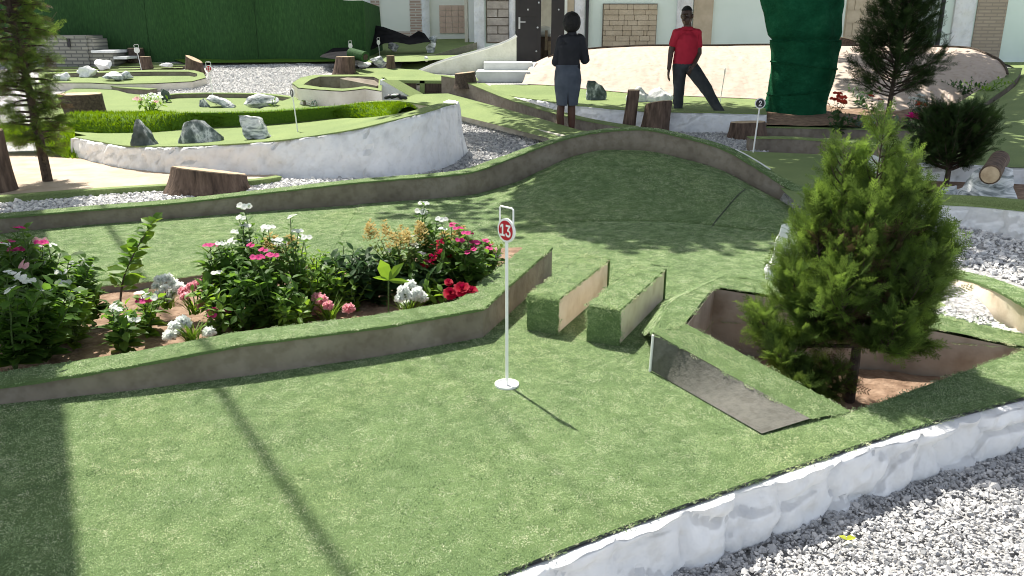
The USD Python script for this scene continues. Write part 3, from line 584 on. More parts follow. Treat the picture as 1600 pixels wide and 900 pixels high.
# --- the boat shaped hole in the middle
boat = tray('hole_tray', 'boat shaped mini golf hole with a slanted barrier board and cream stone sides', [(456, 130), (470, 121), (490, 117), (560, 116.5), (588, 117.5), (598, 122), (596, 142), (570, 138), (555, 140), (535, 142), (500, 140), (466, 137)],
     [(474, 132), (486, 124), (500, 119.5), (560, 119), (584, 120), (592, 124), (591, 138), (570, 134.5), (553, 137), (535, 138.5), (500, 136)], .28, .05, depth=.5)
bb = [Pg(533, 137, .05), Pg(600, 141, .05)]
ba = thing('barrier_board', 'pale slanted barrier board inside the boat shaped hole', 'board', loc=bb[0])
bp_ = [Pg(531, 123, .26), Pg(588, 134, .2)]
ob = obj('board', sweep(np.array([[bp_[0] - [0, 0, .3], bp_[0], bp_[0] + [.22, .25, .03], bp_[0] + [.22, .25, -.3]], [bp_[1] - [0, 0, .3], bp_[1], bp_[1] + [.22, .25, .03], bp_[1] + [.22, .25, -.3]]])), M['concrete'], ba)
# --- the sloping lane in the middle, its tunnel and its kerb
lane('turf_lane', 'sloping turf lane that comes out of the dark tunnel and runs down past the woman', [(612, 148), (700, 146), (760, 162), (840, 184), (905, 203), (960, 210), (880, 222), (830, 209), (760, 191), (690, 174), (650, 166)], .1)
lb = smooth_line([Pg(u, v, .0) for u, v in ((650, 176), (690, 182), (760, 199), (830, 216), (880, 228))], 50); lt = lb.copy(); lt[:, 2] += .12
lw = thing('stone_wall', 'low cream stone wall along the near side of the sloping lane', 'wall', loc=lb[20])
rough_wall(lw, lb, lt, seed=14, amp=.02, depth=.1, mat='cream_stone', step=.06, rows=6)
tri = thing('stone_wall', 'white triangular stone wing wall between the boat shaped hole and the lane', 'wall', loc=Py(594, 150, 14))
y0 = Pg(600, 160, 0)[1]
obj('wall_face', sweep(np.array([[Py(a, b, y0), Py(a, b, y0) + [0, .3, 0]] for a, b in ((590, 168), (594, 125), (597, 126), (655, 162), (690, 178))]), closed=False), M['white_stone'], tri)
fv = [Py(a, b, y0) for a, b in ((590, 170), (594, 125), (600, 126), (655, 160), (690, 177))]
obj('wall_front', (np.array(fv), np.array([[0, 2, 1], [0, 3, 2], [0, 4, 3]])), M['white_stone'], tri)
obj('turf_top', ruled([Py(596, 124.5, y0 - .02), Py(655, 159, y0 - .02), Py(692, 177, y0 - .02)], [Py(622, 125, y0 + .35), Py(680, 157, y0 + .35), Py(712, 177, y0 + .35)], 16, 3), M['turf_far'], tri)
kerb_px('lane_kerb', 'turf topped concrete kerb along the far side of the sloping lane', [(690, 146), (712, 148), (745, 156), (790, 170), (850, 188), (905, 202), (985, 214)], .17, .16, hs=[.3, .28, .22, .17, .15, .14, .12])
def quadp(a, b, c, d): return np.array([a, b, c, d]), np.array([[0, 1, 2], [0, 2, 3]])
yt = Pg(660, 147, 0)[1] + .1
tun = thing('tunnel', 'dark timber tunnel mouth with two recesses at the head of the sloping lane', 'tunnel', loc=Py(660, 146, yt))
def vpanel(px, y, th):
    a = np.array([Py(u, v, y) for u, v in px]); pg = Polygon([(p[0], p[2]) for p in a]).buffer(0)
    m = trimesh.creation.extrude_polygon(pg, th, engine='earcut'); v = np.array(m.vertices); return np.c_[v[:, 0], y + v[:, 2], v[:, 1]], np.array(m.faces)[:, ::-1]
M['dark_timber'] = noisy('dark_timber', [(.3, (.03, .022, .016)), (.7, (.085, .062, .045))], 12, .8, stretch=(4, 4, .6))
obj('board', vpanel([(618, 126), (650, 127), (650, 144), (640, 144)], yt, .06), M['dark_timber'], tun)
obj('board', vpanel([(664, 127), (697, 127), (697, 145), (664, 145)], yt, .06), M['dark_timber'], tun)
obj('post', vpanel([(656, 126), (663.5, 126), (663.5, 146), (656, 146)], yt - .03, .1), M['turf_far'], tun)
obj('lit_sill', vpanel([(648, 133), (656, 133), (656, 146), (648, 146)], yt + .05, .3), M['cream_stone'], tun)
obj('turf_roof', sweep(np.array([[Py(606, 125, yt - .03), Py(606, 125, yt - .03) + [0, 0, -.05], Py(600, 120, yt + .9) + [0, 0, -.05], Py(600, 120, yt + .9)], [Py(700, 126, yt - .03), Py(700, 126, yt - .03) + [0, 0, -.05], Py(724, 121, yt + .9) + [0, 0, -.05], Py(724, 121, yt + .9)]])), M['turf_far'], tun)
obj('side_wall', vpanel([(697, 127), (716, 126), (722, 150), (697, 148)], yt + .02, .1), M['concrete'], tun)
# --- hole 2: white stone front, turf, and the pink stone bank behind
h2b = [P(u, v, .08) for u, v in ((748, 160), (772, 168), (800, 174), (850, 183), (900, 191), (960, 198), (1000, 201), (1060, 205), (1120, 207), (1165, 208), (1198, 209))]
h2t = [Py(u, v, p[1]) for (u, v), p in zip(((740, 131), (768, 143), (806, 152), (850, 158), (900, 165), (960, 171), (1000, 174), (1060, 176), (1120, 177), (1165, 178), (1198, 179)), h2b)]
h2b, h2t = smooth_line(h2b, 70), smooth_line(h2t, 70)
w2 = thing('stone_wall', 'whitewashed stone wall along the front of the upper hole where the man stands', 'wall', loc=h2b[40])
rough_wall(w2, h2b, h2t, seed=17, amp=.035, depth=.1, step=.07, rows=8, flare=.02)
up2 = thing('upper_green', 'turf of the upper hole between its white stone wall and the pink stone bank', kind='structure')
obj('turf_edge', strip_cap(h2t + [0, 0, .014], side(h2t, .2) + [0, 0, .014], seed=33), M['turf_far'], up2, smooth=40)
bank_b = smooth_line([Pg(815, 131, .04), Pg(860, 133, .05), Pg(930, 140, .06), Pg(1000, 146, .06), Pg(1100, 151, .06), Pg(1190, 155, .06), Pg(1260, 170, .06), Pg(1330, 184, .08), Pg(1400, 187, .08), Pg(1460, 180, .08), Pg(1520, 158, .1), Pg(1565, 135, .1)], 80)
inner2 = side(h2t, .19); inner2[:, 2] -= .02; inner2[:12, 2] -= 0
_nb = int(np.sum(800 + FPX * bank_b[:, 0] / (bank_b[:, 1] * _cp + (CAM_Z - bank_b[:, 2]) * _sp) < 1200)); obj('turf_sheet', ruled(inner2, bank_b[:_nb] - [0, 0, .01], 50, 12), M['turf_far'], up2, smooth=True)
bank_t = smooth_line([Py(838, 99, 17.6), Py(880, 83, 17.5), Py(950, 75, 17.4), Py(1030, 72, 17.3), Py(1110, 72, 17.2), Py(1200, 71, 17.2), Py(1280, 71.5, 17.2), Py(1360, 72, 17.2), Py(1440, 73, 17.0), Py(1515, 76, 16.6), Py(1553, 90, 15.8), Py(1575, 117, 14.8)], 80)
pk = []
for k in range(25):
    s = k / 24; p = bank_b * (1 - s) + bank_t * s; p[:, 2] += .1 * math.sin(math.pi * s); pk.append(p)
pk = np.stack(pk, 1); sh = pk.shape
fine = np.stack([np.stack([np.interp(np.linspace(0, 79, 330), np.arange(80), pk[:, k, c]) for c in range(3)], 1) for k in range(25)], 1)
nz = fbm(fine * np.array([4.5, 2.5, 4.5]), 3, 6); cz = np.abs(noise(fine * np.array([6, 3.2, 5]), 9) - .5) * 2
fine[:, 1:-1, 2] += (.05 * (nz - .5) - .02 * np.exp(-(cz * 6) ** 2))[:, 1:-1]
fine = np.concatenate([fine, (bank_t_f := fine[:, -1:] + [0, .25, .02]), fine[:, -1:] + [0, .3, -1.2]], 1)
pb = thing('stone_bank', 'large sloping bank of pinkish pebbled stone behind the two people', 'bank', loc=bank_b[20])
obj('stone_face', sweep(fine, closed=False), M['pink_stone'], pb, smooth=45)
tl = bank_t[2:] + [0, .02, .015]
obj('dark_edge', tubem(tl, .022, 6), M['trunk'], pb)
# right hand kerb of the bank and the turf that rises beyond it
rk_b = smooth_line([Pg(1440, 218, .0), Pg(1490, 205, 0), Pg(1535, 187, 0), Pg(1572, 160, 0), Pg(1593, 128, 0)], 40); rk_t = rk_b.copy(); rk_t[:, 2] += np.interp(np.arange(40), [0, 20, 39], [.16, .3, .25])
kerb('bank_kerb', 'turf topped kerb running down the right end of the pink stone bank', rk_b, rk_t, .3, turf='turf_far', seed=51, step=.12)
# flower bed under the big tree, its kerbs and the dark lower green
bed_px = [(1180, 213), (1190, 182), (1260, 172), (1330, 186), (1400, 190), (1460, 183), (1490, 200), (1450, 218), (1330, 216)]
one('bed_soil', grid_poly(Polygon([tuple(Pg(*a)[:2]) for a in bed_px]).buffer(.02), .2, lambda x, y: gv(y) + .13 + .05 * fbm(np.c_[x * 4, y * 4, x * 0], 3)), M['soil'], 'shaded soil of the flower bed round the netted tree', None, smooth=True, kind='structure')
kerb_px('bed_kerb', 'upper concrete kerb in front of the netted tree', [(1175, 214), (1240, 215), (1320, 217), (1400, 219), (1450, 219)], .13, .1)
lane('turf_strip', 'narrow turf terrace between the two kerbs in front of the netted tree', [(1180, 215), (1330, 217), (1450, 219), (1450, 232), (1330, 226), (1240, 221), (1180, 221)], .09)
kerb_px('bed_kerb', 'lower curved concrete kerb in front of the netted tree', [(1170, 236), (1220, 236), (1280, 240), (1330, 247), (1400, 258), (1440, 268)], .15, .12)
lane('lower_green', 'dark shaded turf of the hole behind the right flank of the arched kerb', [(1130, 232), (1180, 237), (1280, 241), (1400, 259), (1440, 270), (1430, 300), (1420, 350), (1430, 400), (1300, 360), (1245, 318), (1215, 290)], .03)
# --- right side: terrace with rocks, slope, kerb by the gravel
sl = [[Py(u, v, y) for u, v, y in row] for row in (((1440, 262, 7.3), (1520, 259, 7.2), (1600, 262, 7.1), (1750, 268, 6.9)), ((1430, 225, 9.2), (1520, 215, 9.0), (1620, 215, 9.0), (1800, 220, 9)), ((1470, 205, 10.7), (1560, 175, 11), (1640, 165, 11), (1850, 160, 11)), ((1590, 130, 14.5), (1620, 115, 14.5), (1700, 110, 14.5), (1900, 105, 14.5)), ((1560, 97, 19.9), (1620, 97, 19.9), (1740, 96, 19.9), (2000, 95, 19.9)))]
slg = np.array([resample(r_, 14) for r_ in sl]); slg = np.stack([smooth_line(slg[:, k], 26) for k in range(14)], 0)
obj('turf_slope', sweep(slg, closed=False), M['turf_far'], smooth=True, kind='structure', label='dark shaded turf slope rising to the mint wall on the right')
sb = [P(u, v, .1) for u, v in ((1350, 268), (1420, 280), (1500, 286), (1600, 290), (1760, 296))]; st_ = [Py(u, v, p[1]) for (u, v), p in zip(((1350, 240), (1420, 254), (1500, 258), (1600, 263), (1760, 270)), sb)]
w3 = thing('stone_wall', 'shaded white stone wall behind the round bush on the right', 'wall', loc=sb[2])
rough_wall(w3, smooth_line(sb, 50), smooth_line(st_, 50), seed=23, amp=.03, depth=.1, step=.06, rows=7)
terr = [P(1430, 312, .17), P(1500, 316, .17), P(1620, 324, .17), P(1800, 338, .17), P(1800, 296, .12), P(1600, 288, .12), P(1440, 282, .12), P(1370, 275, .12), P(1370, 300, .14)]
one('terrace_soil', tri_poly(terr), M['soil'], 'dark soil of the terrace where the round bush and the big rock stand', None, kind='structure')
gb = [P(u, v, .09) for u, v in ((1390, 334), (1460, 341), (1530, 353), (1600, 370), (1750, 405))]; gt = [Py(u, v, p[1]) for (u, v), p in zip(((1390, 316), (1460, 321), (1530, 325), (1600, 332), (1750, 348)), gb)]
gb, gt = smooth_line(gb, 40), smooth_line(gt, 40)
w4 = thing('stone_wall', 'low white stone wall with a rolled turf edge above the right hand gravel', 'wall', loc=gb[20])
rough_wall(w4, gb, gt, seed=27, amp=.03, depth=.08, step=.04, rows=7)
obj('turf_edge', tubem(side(gt, .07) + [0, 0, .02], .055, 10), M['turf_far'], w4, smooth=True)
obj('turf_back', ruled(side(gt, .1) + [0, 0, .04], side(gt, .3) + [0, 0, -.05], 30, 3), M['turf_far'], w4)
# kerb of the hole on the far right, lit from the left
rb = [P(1425, 428, .0), P(1462, 446, .0), P(1500, 468, -.01), P(1575, 515, -.02), P(1640, 560, -.02)]; rb = [np.array(p) for p in rb]
rt = [Py(u, v, p[1]) for (u, v), p in zip(((1425, 405), (1470, 425), (1520, 437), (1578, 462), (1645, 500)), rb)]
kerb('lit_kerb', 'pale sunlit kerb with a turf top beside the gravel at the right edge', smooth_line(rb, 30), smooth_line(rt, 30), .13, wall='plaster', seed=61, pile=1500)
one('turf_floor', tri_poly([P(1380, 470, .006), P(1425, 428, .006), P(1462, 446, .006), P(1500, 468, .006), P(1458, 486, .006), P(1400, 490, .006)]), M['turf_far'], 'small turf corner between the feathery conifer and the sunlit kerb', None, kind='structure')
tg = Polygon([tuple(P(*a)[:2]) for a in ((1455, 488), (1502, 469), (1575, 514), (1605, 527), (1530, 507))])
gravel_on('gravel_wedge', tg, lambda x, y: np.full(len(x), .0), 3500, .013, 8, 'small wedge of crushed stone between the tree pit and the sunlit kerb')
rg_ = Polygon([tuple(P(*a)[:2]) for a in ((1400, 400), (1470, 420), (1530, 436), (1580, 452), (1760, 560), (1760, 420), (1600, 368), (1460, 340), (1390, 335))])
gravel_on('gravel_patch', rg_, lambda x, y: ground_z(x, y) - .012, 1900, .014, 9, 'crushed stone between the sunlit kerb and the low white wall on the right')
mg = Polygon([tuple(Pg(*a)[:2]) for a in ((640, 275), (715, 262), (735, 235), (700, 178), (760, 195), (830, 214), (885, 226), (850, 238), (790, 258), (720, 275))]).buffer(.05)
gravel_on('gravel_middle', mg, lambda x, y: gv(y) - .008, 1700, .016, 12, 'crushed stone between the curved white wall, the sloping lane and the arched kerb')
lg = Polygon([tuple(Pg(*a)[:2]) for a in ((-60, 345), (60, 328), (260, 311), (440, 292), (560, 280), (640, 277), (430, 280), (380, 290), (200, 302), (0, 318), (-60, 322))]).buffer(.02)
gravel_on('gravel_strip', lg, lambda x, y: gv(y) - .008, 2300, .016, 13, 'strip of crushed stone between the arched kerb and the sand on the left')
fg_ = Polygon([tuple(Pg(*a)[:2]) for a in ((240, 131), (325, 123), (330, 103), (480, 99), (520, 108), (500, 116), (470, 120), (455, 130), (470, 146), (540, 158), (640, 166), (560, 176), (480, 160), (400, 152), (280, 152))]).buffer(.02)
gravel_on('gravel_far', fg_, lambda x, y: gv(y) - .005, 1100, .0135, 14, 'pale crushed stone spread round the boat shaped hole in the distance')
g10 = Polygon([tuple(Pg(*a)[:2]) for a in ((1030, 208), (1200, 210), (1185, 236), (1100, 232), (1030, 215))]).buffer(.1)
gravel_on('gravel_sliver', g10, lambda x, y: gv(y) - .005, 2200, .016, 15, 'sliver of shaded crushed stone between the arched kerb and the upper white wall')
# ------------------------------------------------------------------ buildings at the back
M['mint'] = noisy('mint_plaster', [(.3, (.68, .79, .72)), (.7, (.74, .84, .78))], 1.5, .8, 4.0, bump=.002, bscale=30)
M['cream_wall'] = noisy('cream_plaster', [(.3, (.72, .74, .66)), (.7, (.79, .80, .72))], 1.5, .8, 4.0)
M['tan_tile'] = noisy('tan_stone_tile', [(.3, (.42, .35, .25)), (.7, (.55, .47, .35))], 4, .85, 5.0, bump=.006, bscale=20)
M['grey_tile'] = noisy('grey_brown_block', [(.3, (.33, .29, .25)), (.6, (.45, .40, .35)), (.8, (.66, .64, .60))], 6, .85, 6.0, bump=.006, bscale=25)
M['pink_tile'] = noisy('pinkish_tile', [(.3, (.50, .36, .28)), (.7, (.60, .45, .36))], 6, .85, bump=.003)
def brick_mat(name, c1, c2, mortar, scale, w, h):
    return mk(name, {'g': ('geometry', {}), 'm': ('mapping', {'rotation': (math.pi / 2, 0, 0)}), 'b': ('brick_texture', {'color1': c1, 'color2': c2, 'mortar': mortar, 'scale': scale, 'brick_width': w, 'row_height': h, 'mortar_size': .012}),
                    'u': ('bump', {'distance': .01, 'invert': True}), 'p': ('principled_bsdf', {'roughness': .85})},
              [('g.position', 'm.vector'), ('m.vector', 'b.vector'), ('b.color', 'p.base_color'), ('b.fac', 'u.height'), ('u.normal', 'p.normal')])
M['brick'] = brick_mat('pinkish_brick', (.47, .34, .27), (.40, .28, .22), (.60, .55, .48), 1.0, .28, .062)
M['tan_brick'] = brick_mat('tan_brick', (.42, .34, .26), (.36, .29, .22), (.30, .25, .2), 1.0, .3, .075)
YB, YL = 20.0, 21.6
def wall_col(parent, u0, u1, y, seed, v1=74, name='rough_column'):
    """a column faced with rough white stone"""
    x0, x1 = Py(u0, 40, y)[0], Py(u1, 40, y)[0]; n = max(4, int((x1 - x0) / .05)); m = 60
    X, Z = np.meshgrid(np.linspace(x0, x1, n), np.linspace(.55, 3.6, m)); p = np.stack([X, np.full(X.shape, y), Z], -1)
    d = .09 * fbm(p * np.array([6, 1, 5]) + seed, 3, seed) + .05 * np.abs(noise(p * 9, seed) - .5); d[:, [0, -1]] *= .3
    p[..., 1] -= .05 + d; back = p.copy(); back[..., 1] = y + .02
    pr = np.concatenate([back[:, :1], p, back[:, -1:]], 1)
    obj(name, sweep(np.swapaxes(pr, 0, 1).swapaxes(0, 1), closed=False), M['white_stone'], parent, smooth=40)
def bx(x0, x1, z0, z1, y, th, bev=0.0): return boxm(((x0 + x1) / 2, y - th / 2, (z0 + z1) / 2), (x1 - x0, th, z1 - z0), bev=bev)
def ux(u, y, v=40): return float(Py(u, v, y)[0])
main_wall = thing('mint_building', 'mint green building with stone panels and columns, behind the pink stone bank', 'building', loc=(4, YB, .6))
dl, dr = ux(806, YB, 80), ux(883, YB, 60)
wm = join(bx(ux(742, YB), dl, .5, 3.6, YB + .25, .25), bx(dr, 26, .5, 3.6, YB + .25, .25), bx(dl, dr, 2.9, 3.6, YB + .25, .25), bx(25.75, 26, .5, 3.6, YB + 6, 6))
obj('plaster_wall', wm, M['mint'], main_wall)
for u0, u1, sd in ((741, 757, 1), (795, 805, 2), (897, 913, 3), (1056, 1080, 4)): wall_col(main_wall, u0, u1, YB, sd)
def leanx(u, v): return float(Py(u, v, YB)[0])
wall_col(main_wall, 1486, 1518, YB, 5)
obj('drain_pipe', tubem([(leanx(917, 30), YB - .07, .6), (leanx(917, 30), YB - .07, 3.5)], .035, 8), M['black_paint'], main_wall)
obj('drain_pipe', tubem([(leanx(1468, 30), YB - .07, .6), (leanx(1468, 30), YB - .07, 3.5)], .05, 8), M['black_paint'], main_wall)
# rough block panel of nine courses, every stone a piece
rs = np.random.default_rng(12)
def stone_panel(u0, u1, v0, v1, rows, cols, mat, name, th=.05, jit=.3, gap=.012, y=YB, stag=True):
    a, b = Py(u0, v1, y), Py(u1, v0, y); x0, x1, z0, z1 = a[0], b[0], a[2], b[2]; h = (z1 - z0) / rows
    obj('panel_backing', bx(x0 - .02, x1 + .02, z0 - .02, z1 + .02, y, .02), M['concrete'] if jit else mat, main_wall)
    for r_ in range(rows):
        c = np.linspace(0, 1, cols + 1)
        if stag and r_ % 2: c = np.r_[0, c[1:] - .5 / cols, 1]
        c[1:-1] += rs.uniform(-jit, jit, len(c) - 2) / cols
        for p, q_ in zip(c[:-1], c[1:]):
            t_ = th * rs.uniform(.75, 1.25) if jit else th
            obj(name, bx(x0 + (x1 - x0) * p + gap / 2, x0 + (x1 - x0) * q_ - gap / 2, z0 + h * r_ + gap / 2, z0 + h * (r_ + 1) - gap / 2, y - .02, t_, bev=.012 if jit else .004), mat, main_wall)
stone_panel(941, 1026, 7, 80, 9, 5, M['tan_tile'], 'wall_stone', .06, .55, .008)
stone_panel(1316, 1442, -46, 76, 6, 5, M['tan_tile'], 'wall_tile', .02, 0, .012)
stone_panel(761, 795, -12, 66, 6, 1, M['grey_tile'], 'wall_stone', .06, .0001, .02)
obj('brick_panel', bx(leanx(1522, 40), leanx(1568, 40), .6, 3.4, YB, .03), M['tan_brick'], main_wall)
obj('brick_panel', bx(leanx(1082, 40), leanx(1112, 40), .6, 3.4, YB, .05), M['tan_tile'], main_wall)
obj('brick_panel', bx(leanx(884, 10), leanx(897, 10), .6, 3.4, YB, .04), M['tan_tile'], main_wall)
# black double door with one leaf open
M['door_black'] = noisy('black_door_paint', [(.3, (.012, .010, .010)), (.7, (.028, .022, .02))], 3, .35, spec=.5)
door = thing('double_door', 'black double door with one leaf standing open, at the top of the steps', 'door', loc=(ux(843, YB), YB, .7))
zb = .66; zd = zb + 2.15
lx0, lx1 = ux(806, YB), ux(845, YB)
leaf_ = obj('door_leaf', bx(lx0, lx1, zb, zd, YB - .02, .06), M['door_black'], door)
obj('panel', bx(lx0 + .09, lx1 - .1, zb + .15, zb + .85, YB - .08, .015, .006), M['door_black'], leaf_)
obj('panel', bx(lx0 + .09, lx1 - .1, zb + 1.0, zb + 1.95, YB - .08, .015, .006), M['door_black'], leaf_)
M['steel'] = plain('brushed_steel', (.55, .55, .55), .3, .5, .9)
obj('handle', join(bx(lx0 + .06, lx0 + .1, zb + .72, zb + .98, YB - .08, .02), bx(lx0 + .07, lx0 + .22, zb + .86, zb + .885, YB - .1, .03)), M['steel'], leaf_)
for k, (a, b) in enumerate(((852 - 10, 4), (825, 15), (840, 43), (838, 80))):
    s_ = trimesh.creation.icosphere(1, .022); p_ = Py(a, b, YB - .09); obj('stud', (np.array(s_.vertices) + p_, s_.faces), M['white_paint'], leaf_)
rx0 = ux(861, YB); lf2 = obj('door_leaf', bx(rx0, rx0 + .3, zb, zd, YB - .02, .06), M['door_black'], door)
s_ = trimesh.creation.icosphere(1, .02); obj('stud', (np.array(s_.vertices) + Py(873, 15, YB - .09), s_.faces), M['white_paint'], lf2)
obj('frame', bx(rx0 + .3, rx0 + .36, zb, zd + .05, YB, .1), M['cream_wall'], door)
inr = thing('storeroom_wall', 'dim grey wall seen through the open black door', 'wall', loc=(ux(850, 22), 22.5, 0))
obj('plaster_wall', join(bx(dl - 1.5, dr + 1.5, .5, 3.4, 23, .1), bx(dl - 1.5, dr + 1.5, 3.0, 3.1, 23, 2.8)), M['cream_stone'], inr)
oil = thing('storage_drum', 'brown drum under a white sack in the doorway', 'drum', loc=Py(852, 88, 21))
pz = Py(850, 94, 21); obj('drum_body', tubem([pz, pz + [0, 0, .25], pz + [0, 0, .55]], [.2, .21, .2], 14), M['bark'], oil)
v_ = np.array(trimesh.creation.icosphere(3, 1).vertices); f_ = trimesh.creation.icosphere(3, 1).faces
obj('sack', (v_ * [.27, .2, .13] * (1 + .3 * (fbm(v_ * 2, 3) - .5)[:, None]) + pz + [0, 0, .66], f_), M['white_paint'], oil, smooth=True)
# left building section
lw_ = thing('cream_building', 'cream building section with pinkish brick panels behind the draped black tarpaulin', 'building', loc=(-3, YL, .8))
obj('plaster_wall', bx(-30, ux(742, YL), .6, 7.6, YL + .2, .2), M['cream_wall'], lw_)
for u0, u1, sd in ((570, 581, 11), (660, 672, 12)): wall_col(lw_, u0, u1, YL, sd)
obj('brick_panel', bx(ux(581, YL), ux(594, YL), .7, 3.4, YL, .03), M['brick'], lw_)
obj('brick_panel', bx(ux(641, YL), ux(660, YL), .7, 3.4, YL, .03), M['brick'], lw_)
obj('brick_panel', bx(ux(595, YL), ux(641, YL), .7, Py(600, 49, YL)[2], YL, .03), M['brick'], lw_)
a_, b_ = Py(687, 52, YL), Py(726, 8, YL)
for r_ in range(5):
    for c_ in range(4):
        w_, h_ = (b_[0] - a_[0]) / 4, (b_[2] - a_[2]) / 5
        obj('wall_tile', bx(a_[0] + w_ * c_ + .004, a_[0] + w_ * (c_ + 1) - .004, a_[2] + h_ * r_ + .004, a_[2] + h_ * (r_ + 1) - .004, YL, .03, .004), M['pink_tile'], lw_)
pil = thing('white_pillar', 'plain white pillar at the corner between the cream and the mint building', 'pillar', loc=(ux(733, 20.6), 20.6, .6))
obj('shaft', bx(ux(733, 20.6), ux(742, 20.6), .6, 3.6, 20.9, .3, .01), M['white_paint'], pil); obj('side_strip', bx(ux(726, 20.6), ux(731, 20.6), .6, 3.6, 20.8, .2), M['cream_stone'], pil)
# turf floor in front of it
obj('turf_floor', tri_poly([Py(540, 98, 17.2), Py(650, 96, 17.2), Py(745, 88, 17.6), Py(745, 60, 21.5), Py(640, 62, 21.5), Py(500, 66, 21.5)]), M['turf_far'], kind='structure', label='shaded turf floor in front of the cream building')
# --- the green fence
M['fence_turf'] = noisy('dark_fence_turf', [(.3, (.014, .05, .012)), (.6, (.026, .082, .019)), (.8, (.042, .115, .027))], 35, .85, 3.0, bump=.01, bscale=70, stretch=(1, 1, .25), second=([(.3, (.72, .75, .72)), (.7, (1.1, 1.1, 1.1))], 1.2, .8))
fence = thing('turf_fence', 'tall fence covered with dark green artificial turf along the back left', 'fence', loc=(-6, 18, .7))
fx = [ux(u, 18) for u in (-160, 20, 231, 400, 568)]; zt = [2.7, 2.45, 2.25, 2.08, 1.93]
for k in range(4):
    n = 24; xx = np.linspace(fx[k] + .006, fx[k + 1] - .006, n); yy = 18 + .06 * np.sin(np.linspace(0, 9, n) + k * 2) + (.025 if k % 2 else 0)
    zz = np.linspace(zt[k], zt[k + 1], n) + .012 * np.sin(np.linspace(0, 20, n))
    obj('turf_panel', sweep(np.stack([np.c_[xx, yy, np.full(n, .62)], np.c_[xx, yy - .01, zz * .5 + .35], np.c_[xx, yy, zz], np.c_[xx, yy + .04, zz], np.c_[xx, yy + .04, np.full(n, .62)]], 1)), M['fence_turf'], fence, smooth=40)
e0 = np.array([[fx[-1], 18, .62], [fx[-1], 18, 1.93], [fx[-1] + .12, 19.3, 1.85], [fx[-1] + .16, 19.3, .7]])
obj('turf_panel', sweep(np.stack([e0, e0 + [.03, .01, 0]])), M['fence_turf'], fence)
M['tarp'] = noisy('black_tarpaulin', [(.3, (.010, .010, .011)), (.7, (.022, .022, .024))], 5, .95, bump=.006, bscale=8, spec=.05)
tp = thing('tarpaulin', 'black tarpaulin draped from the end of the green fence down to the turf', 'tarpaulin', loc=Py(600, 60, 18.6))
tu = resample(np.array([[563, 14], [570, 27], [578, 38], [600, 42], [620, 49], [640, 57], [655, 48], [664, 52], [672, 63]]), 60); tl_ = resample(np.array([[566, 60], [572, 72], [580, 78], [600, 68], [618, 66], [640, 70], [655, 68], [664, 66], [673, 66]]), 60)
tt = []
for k in range(14):
    s = k / 13; p = tu * (1 - s) + tl_ * s; y = 18.9 - .55 * s; w = np.array([Py(a, b, y) for a, b in p]); w[:, 1] += .16 * (fbm(np.c_[w[:, 0] * 3, np.full(60, s * 2), w[:, 2] * 1.5], 3) - .5) * 2; tt.append(w)
obj('sheet', sweep(np.stack(tt, 1), closed=False), M['tarp'], tp, smooth=True)
one('tarpaulin', sweep(np.stack([resample([Py(500, 88, 17.3), Py(520, 75, 17.8), Py(548, 74, 17.8), Py(560, 80, 17.6)], 20), resample([Py(500, 89, 17.0), Py(520, 92, 16.8), Py(548, 93, 16.8), Py(568, 92, 16.9)], 20)], 1), closed=False), M['tarp'], 'dark blue black sheet lying at the foot of the green fence', 'tarpaulin')
# rolled turf
rl = [Py(548, 83, 16.9), Py(571, 89, 16.6)]
ro = thing('turf_roll', 'rolled up piece of dark turf lying by the fence corner', 'turf roll', loc=rl[0])
obj('roll', tubem(dens(rl, .1), .1, 14), M['fence_turf'], ro, smooth=50); obj('roll_end', tubem([rl[1] + (rl[1] - rl[0]) * .01, rl[1] + (rl[1] - rl[0]) * .03], [.06, .055], 12), M['trunk'], ro)
# stone steps at the far left
M['dry_stone'] = brick_mat('stacked_stone', (.30, .29, .25), (.22, .22, .19), (.13, .13, .12), 1.0, .22, .07)
stp = thing('stone_steps', 'stacked stone steps with pale slabs in front of the green fence', 'steps', loc=Py(120, 98, 17))
def sbx(u0, u1, v0, v1, y, th): a, b = Py(u0, v1, y), Py(u1, v0, y); return boxm(((a[0] + b[0]) / 2, y + th / 2, (a[2] + b[2]) / 2 - .1), (b[0] - a[0], th, b[2] - a[2] + .2))
obj('stone_block', sbx(60, 134, 55, 99, 17.2, .7), M['dry_stone'], stp); obj('stone_block', sbx(134.5, 145, 60, 99, 17.22, .6), M['dry_stone'], stp)
obj('stone_block', sbx(145.5, 176, 82, 95, 17.15, .6), M['dry_stone'], stp)
a_ = Py(161, 79, 17.15); obj('slab', boxm((a_[0], 17.45, Py(160, 83, 17.15)[2] + .03), (.46, .66, .05), bev=.01), M['white_stone'], stp)
a_ = Py(187, 88, 17.15); obj('slab', boxm((a_[0], 17.4, a_[2] - .03), (.28, .5, .05), bev=.01), M['white_stone'], stp)
a_ = Py(107, 67, 17.18); obj('slot', boxm((a_[0], 17.19, a_[2]), (.06, .03, .16)), M['black_paint'], stp)
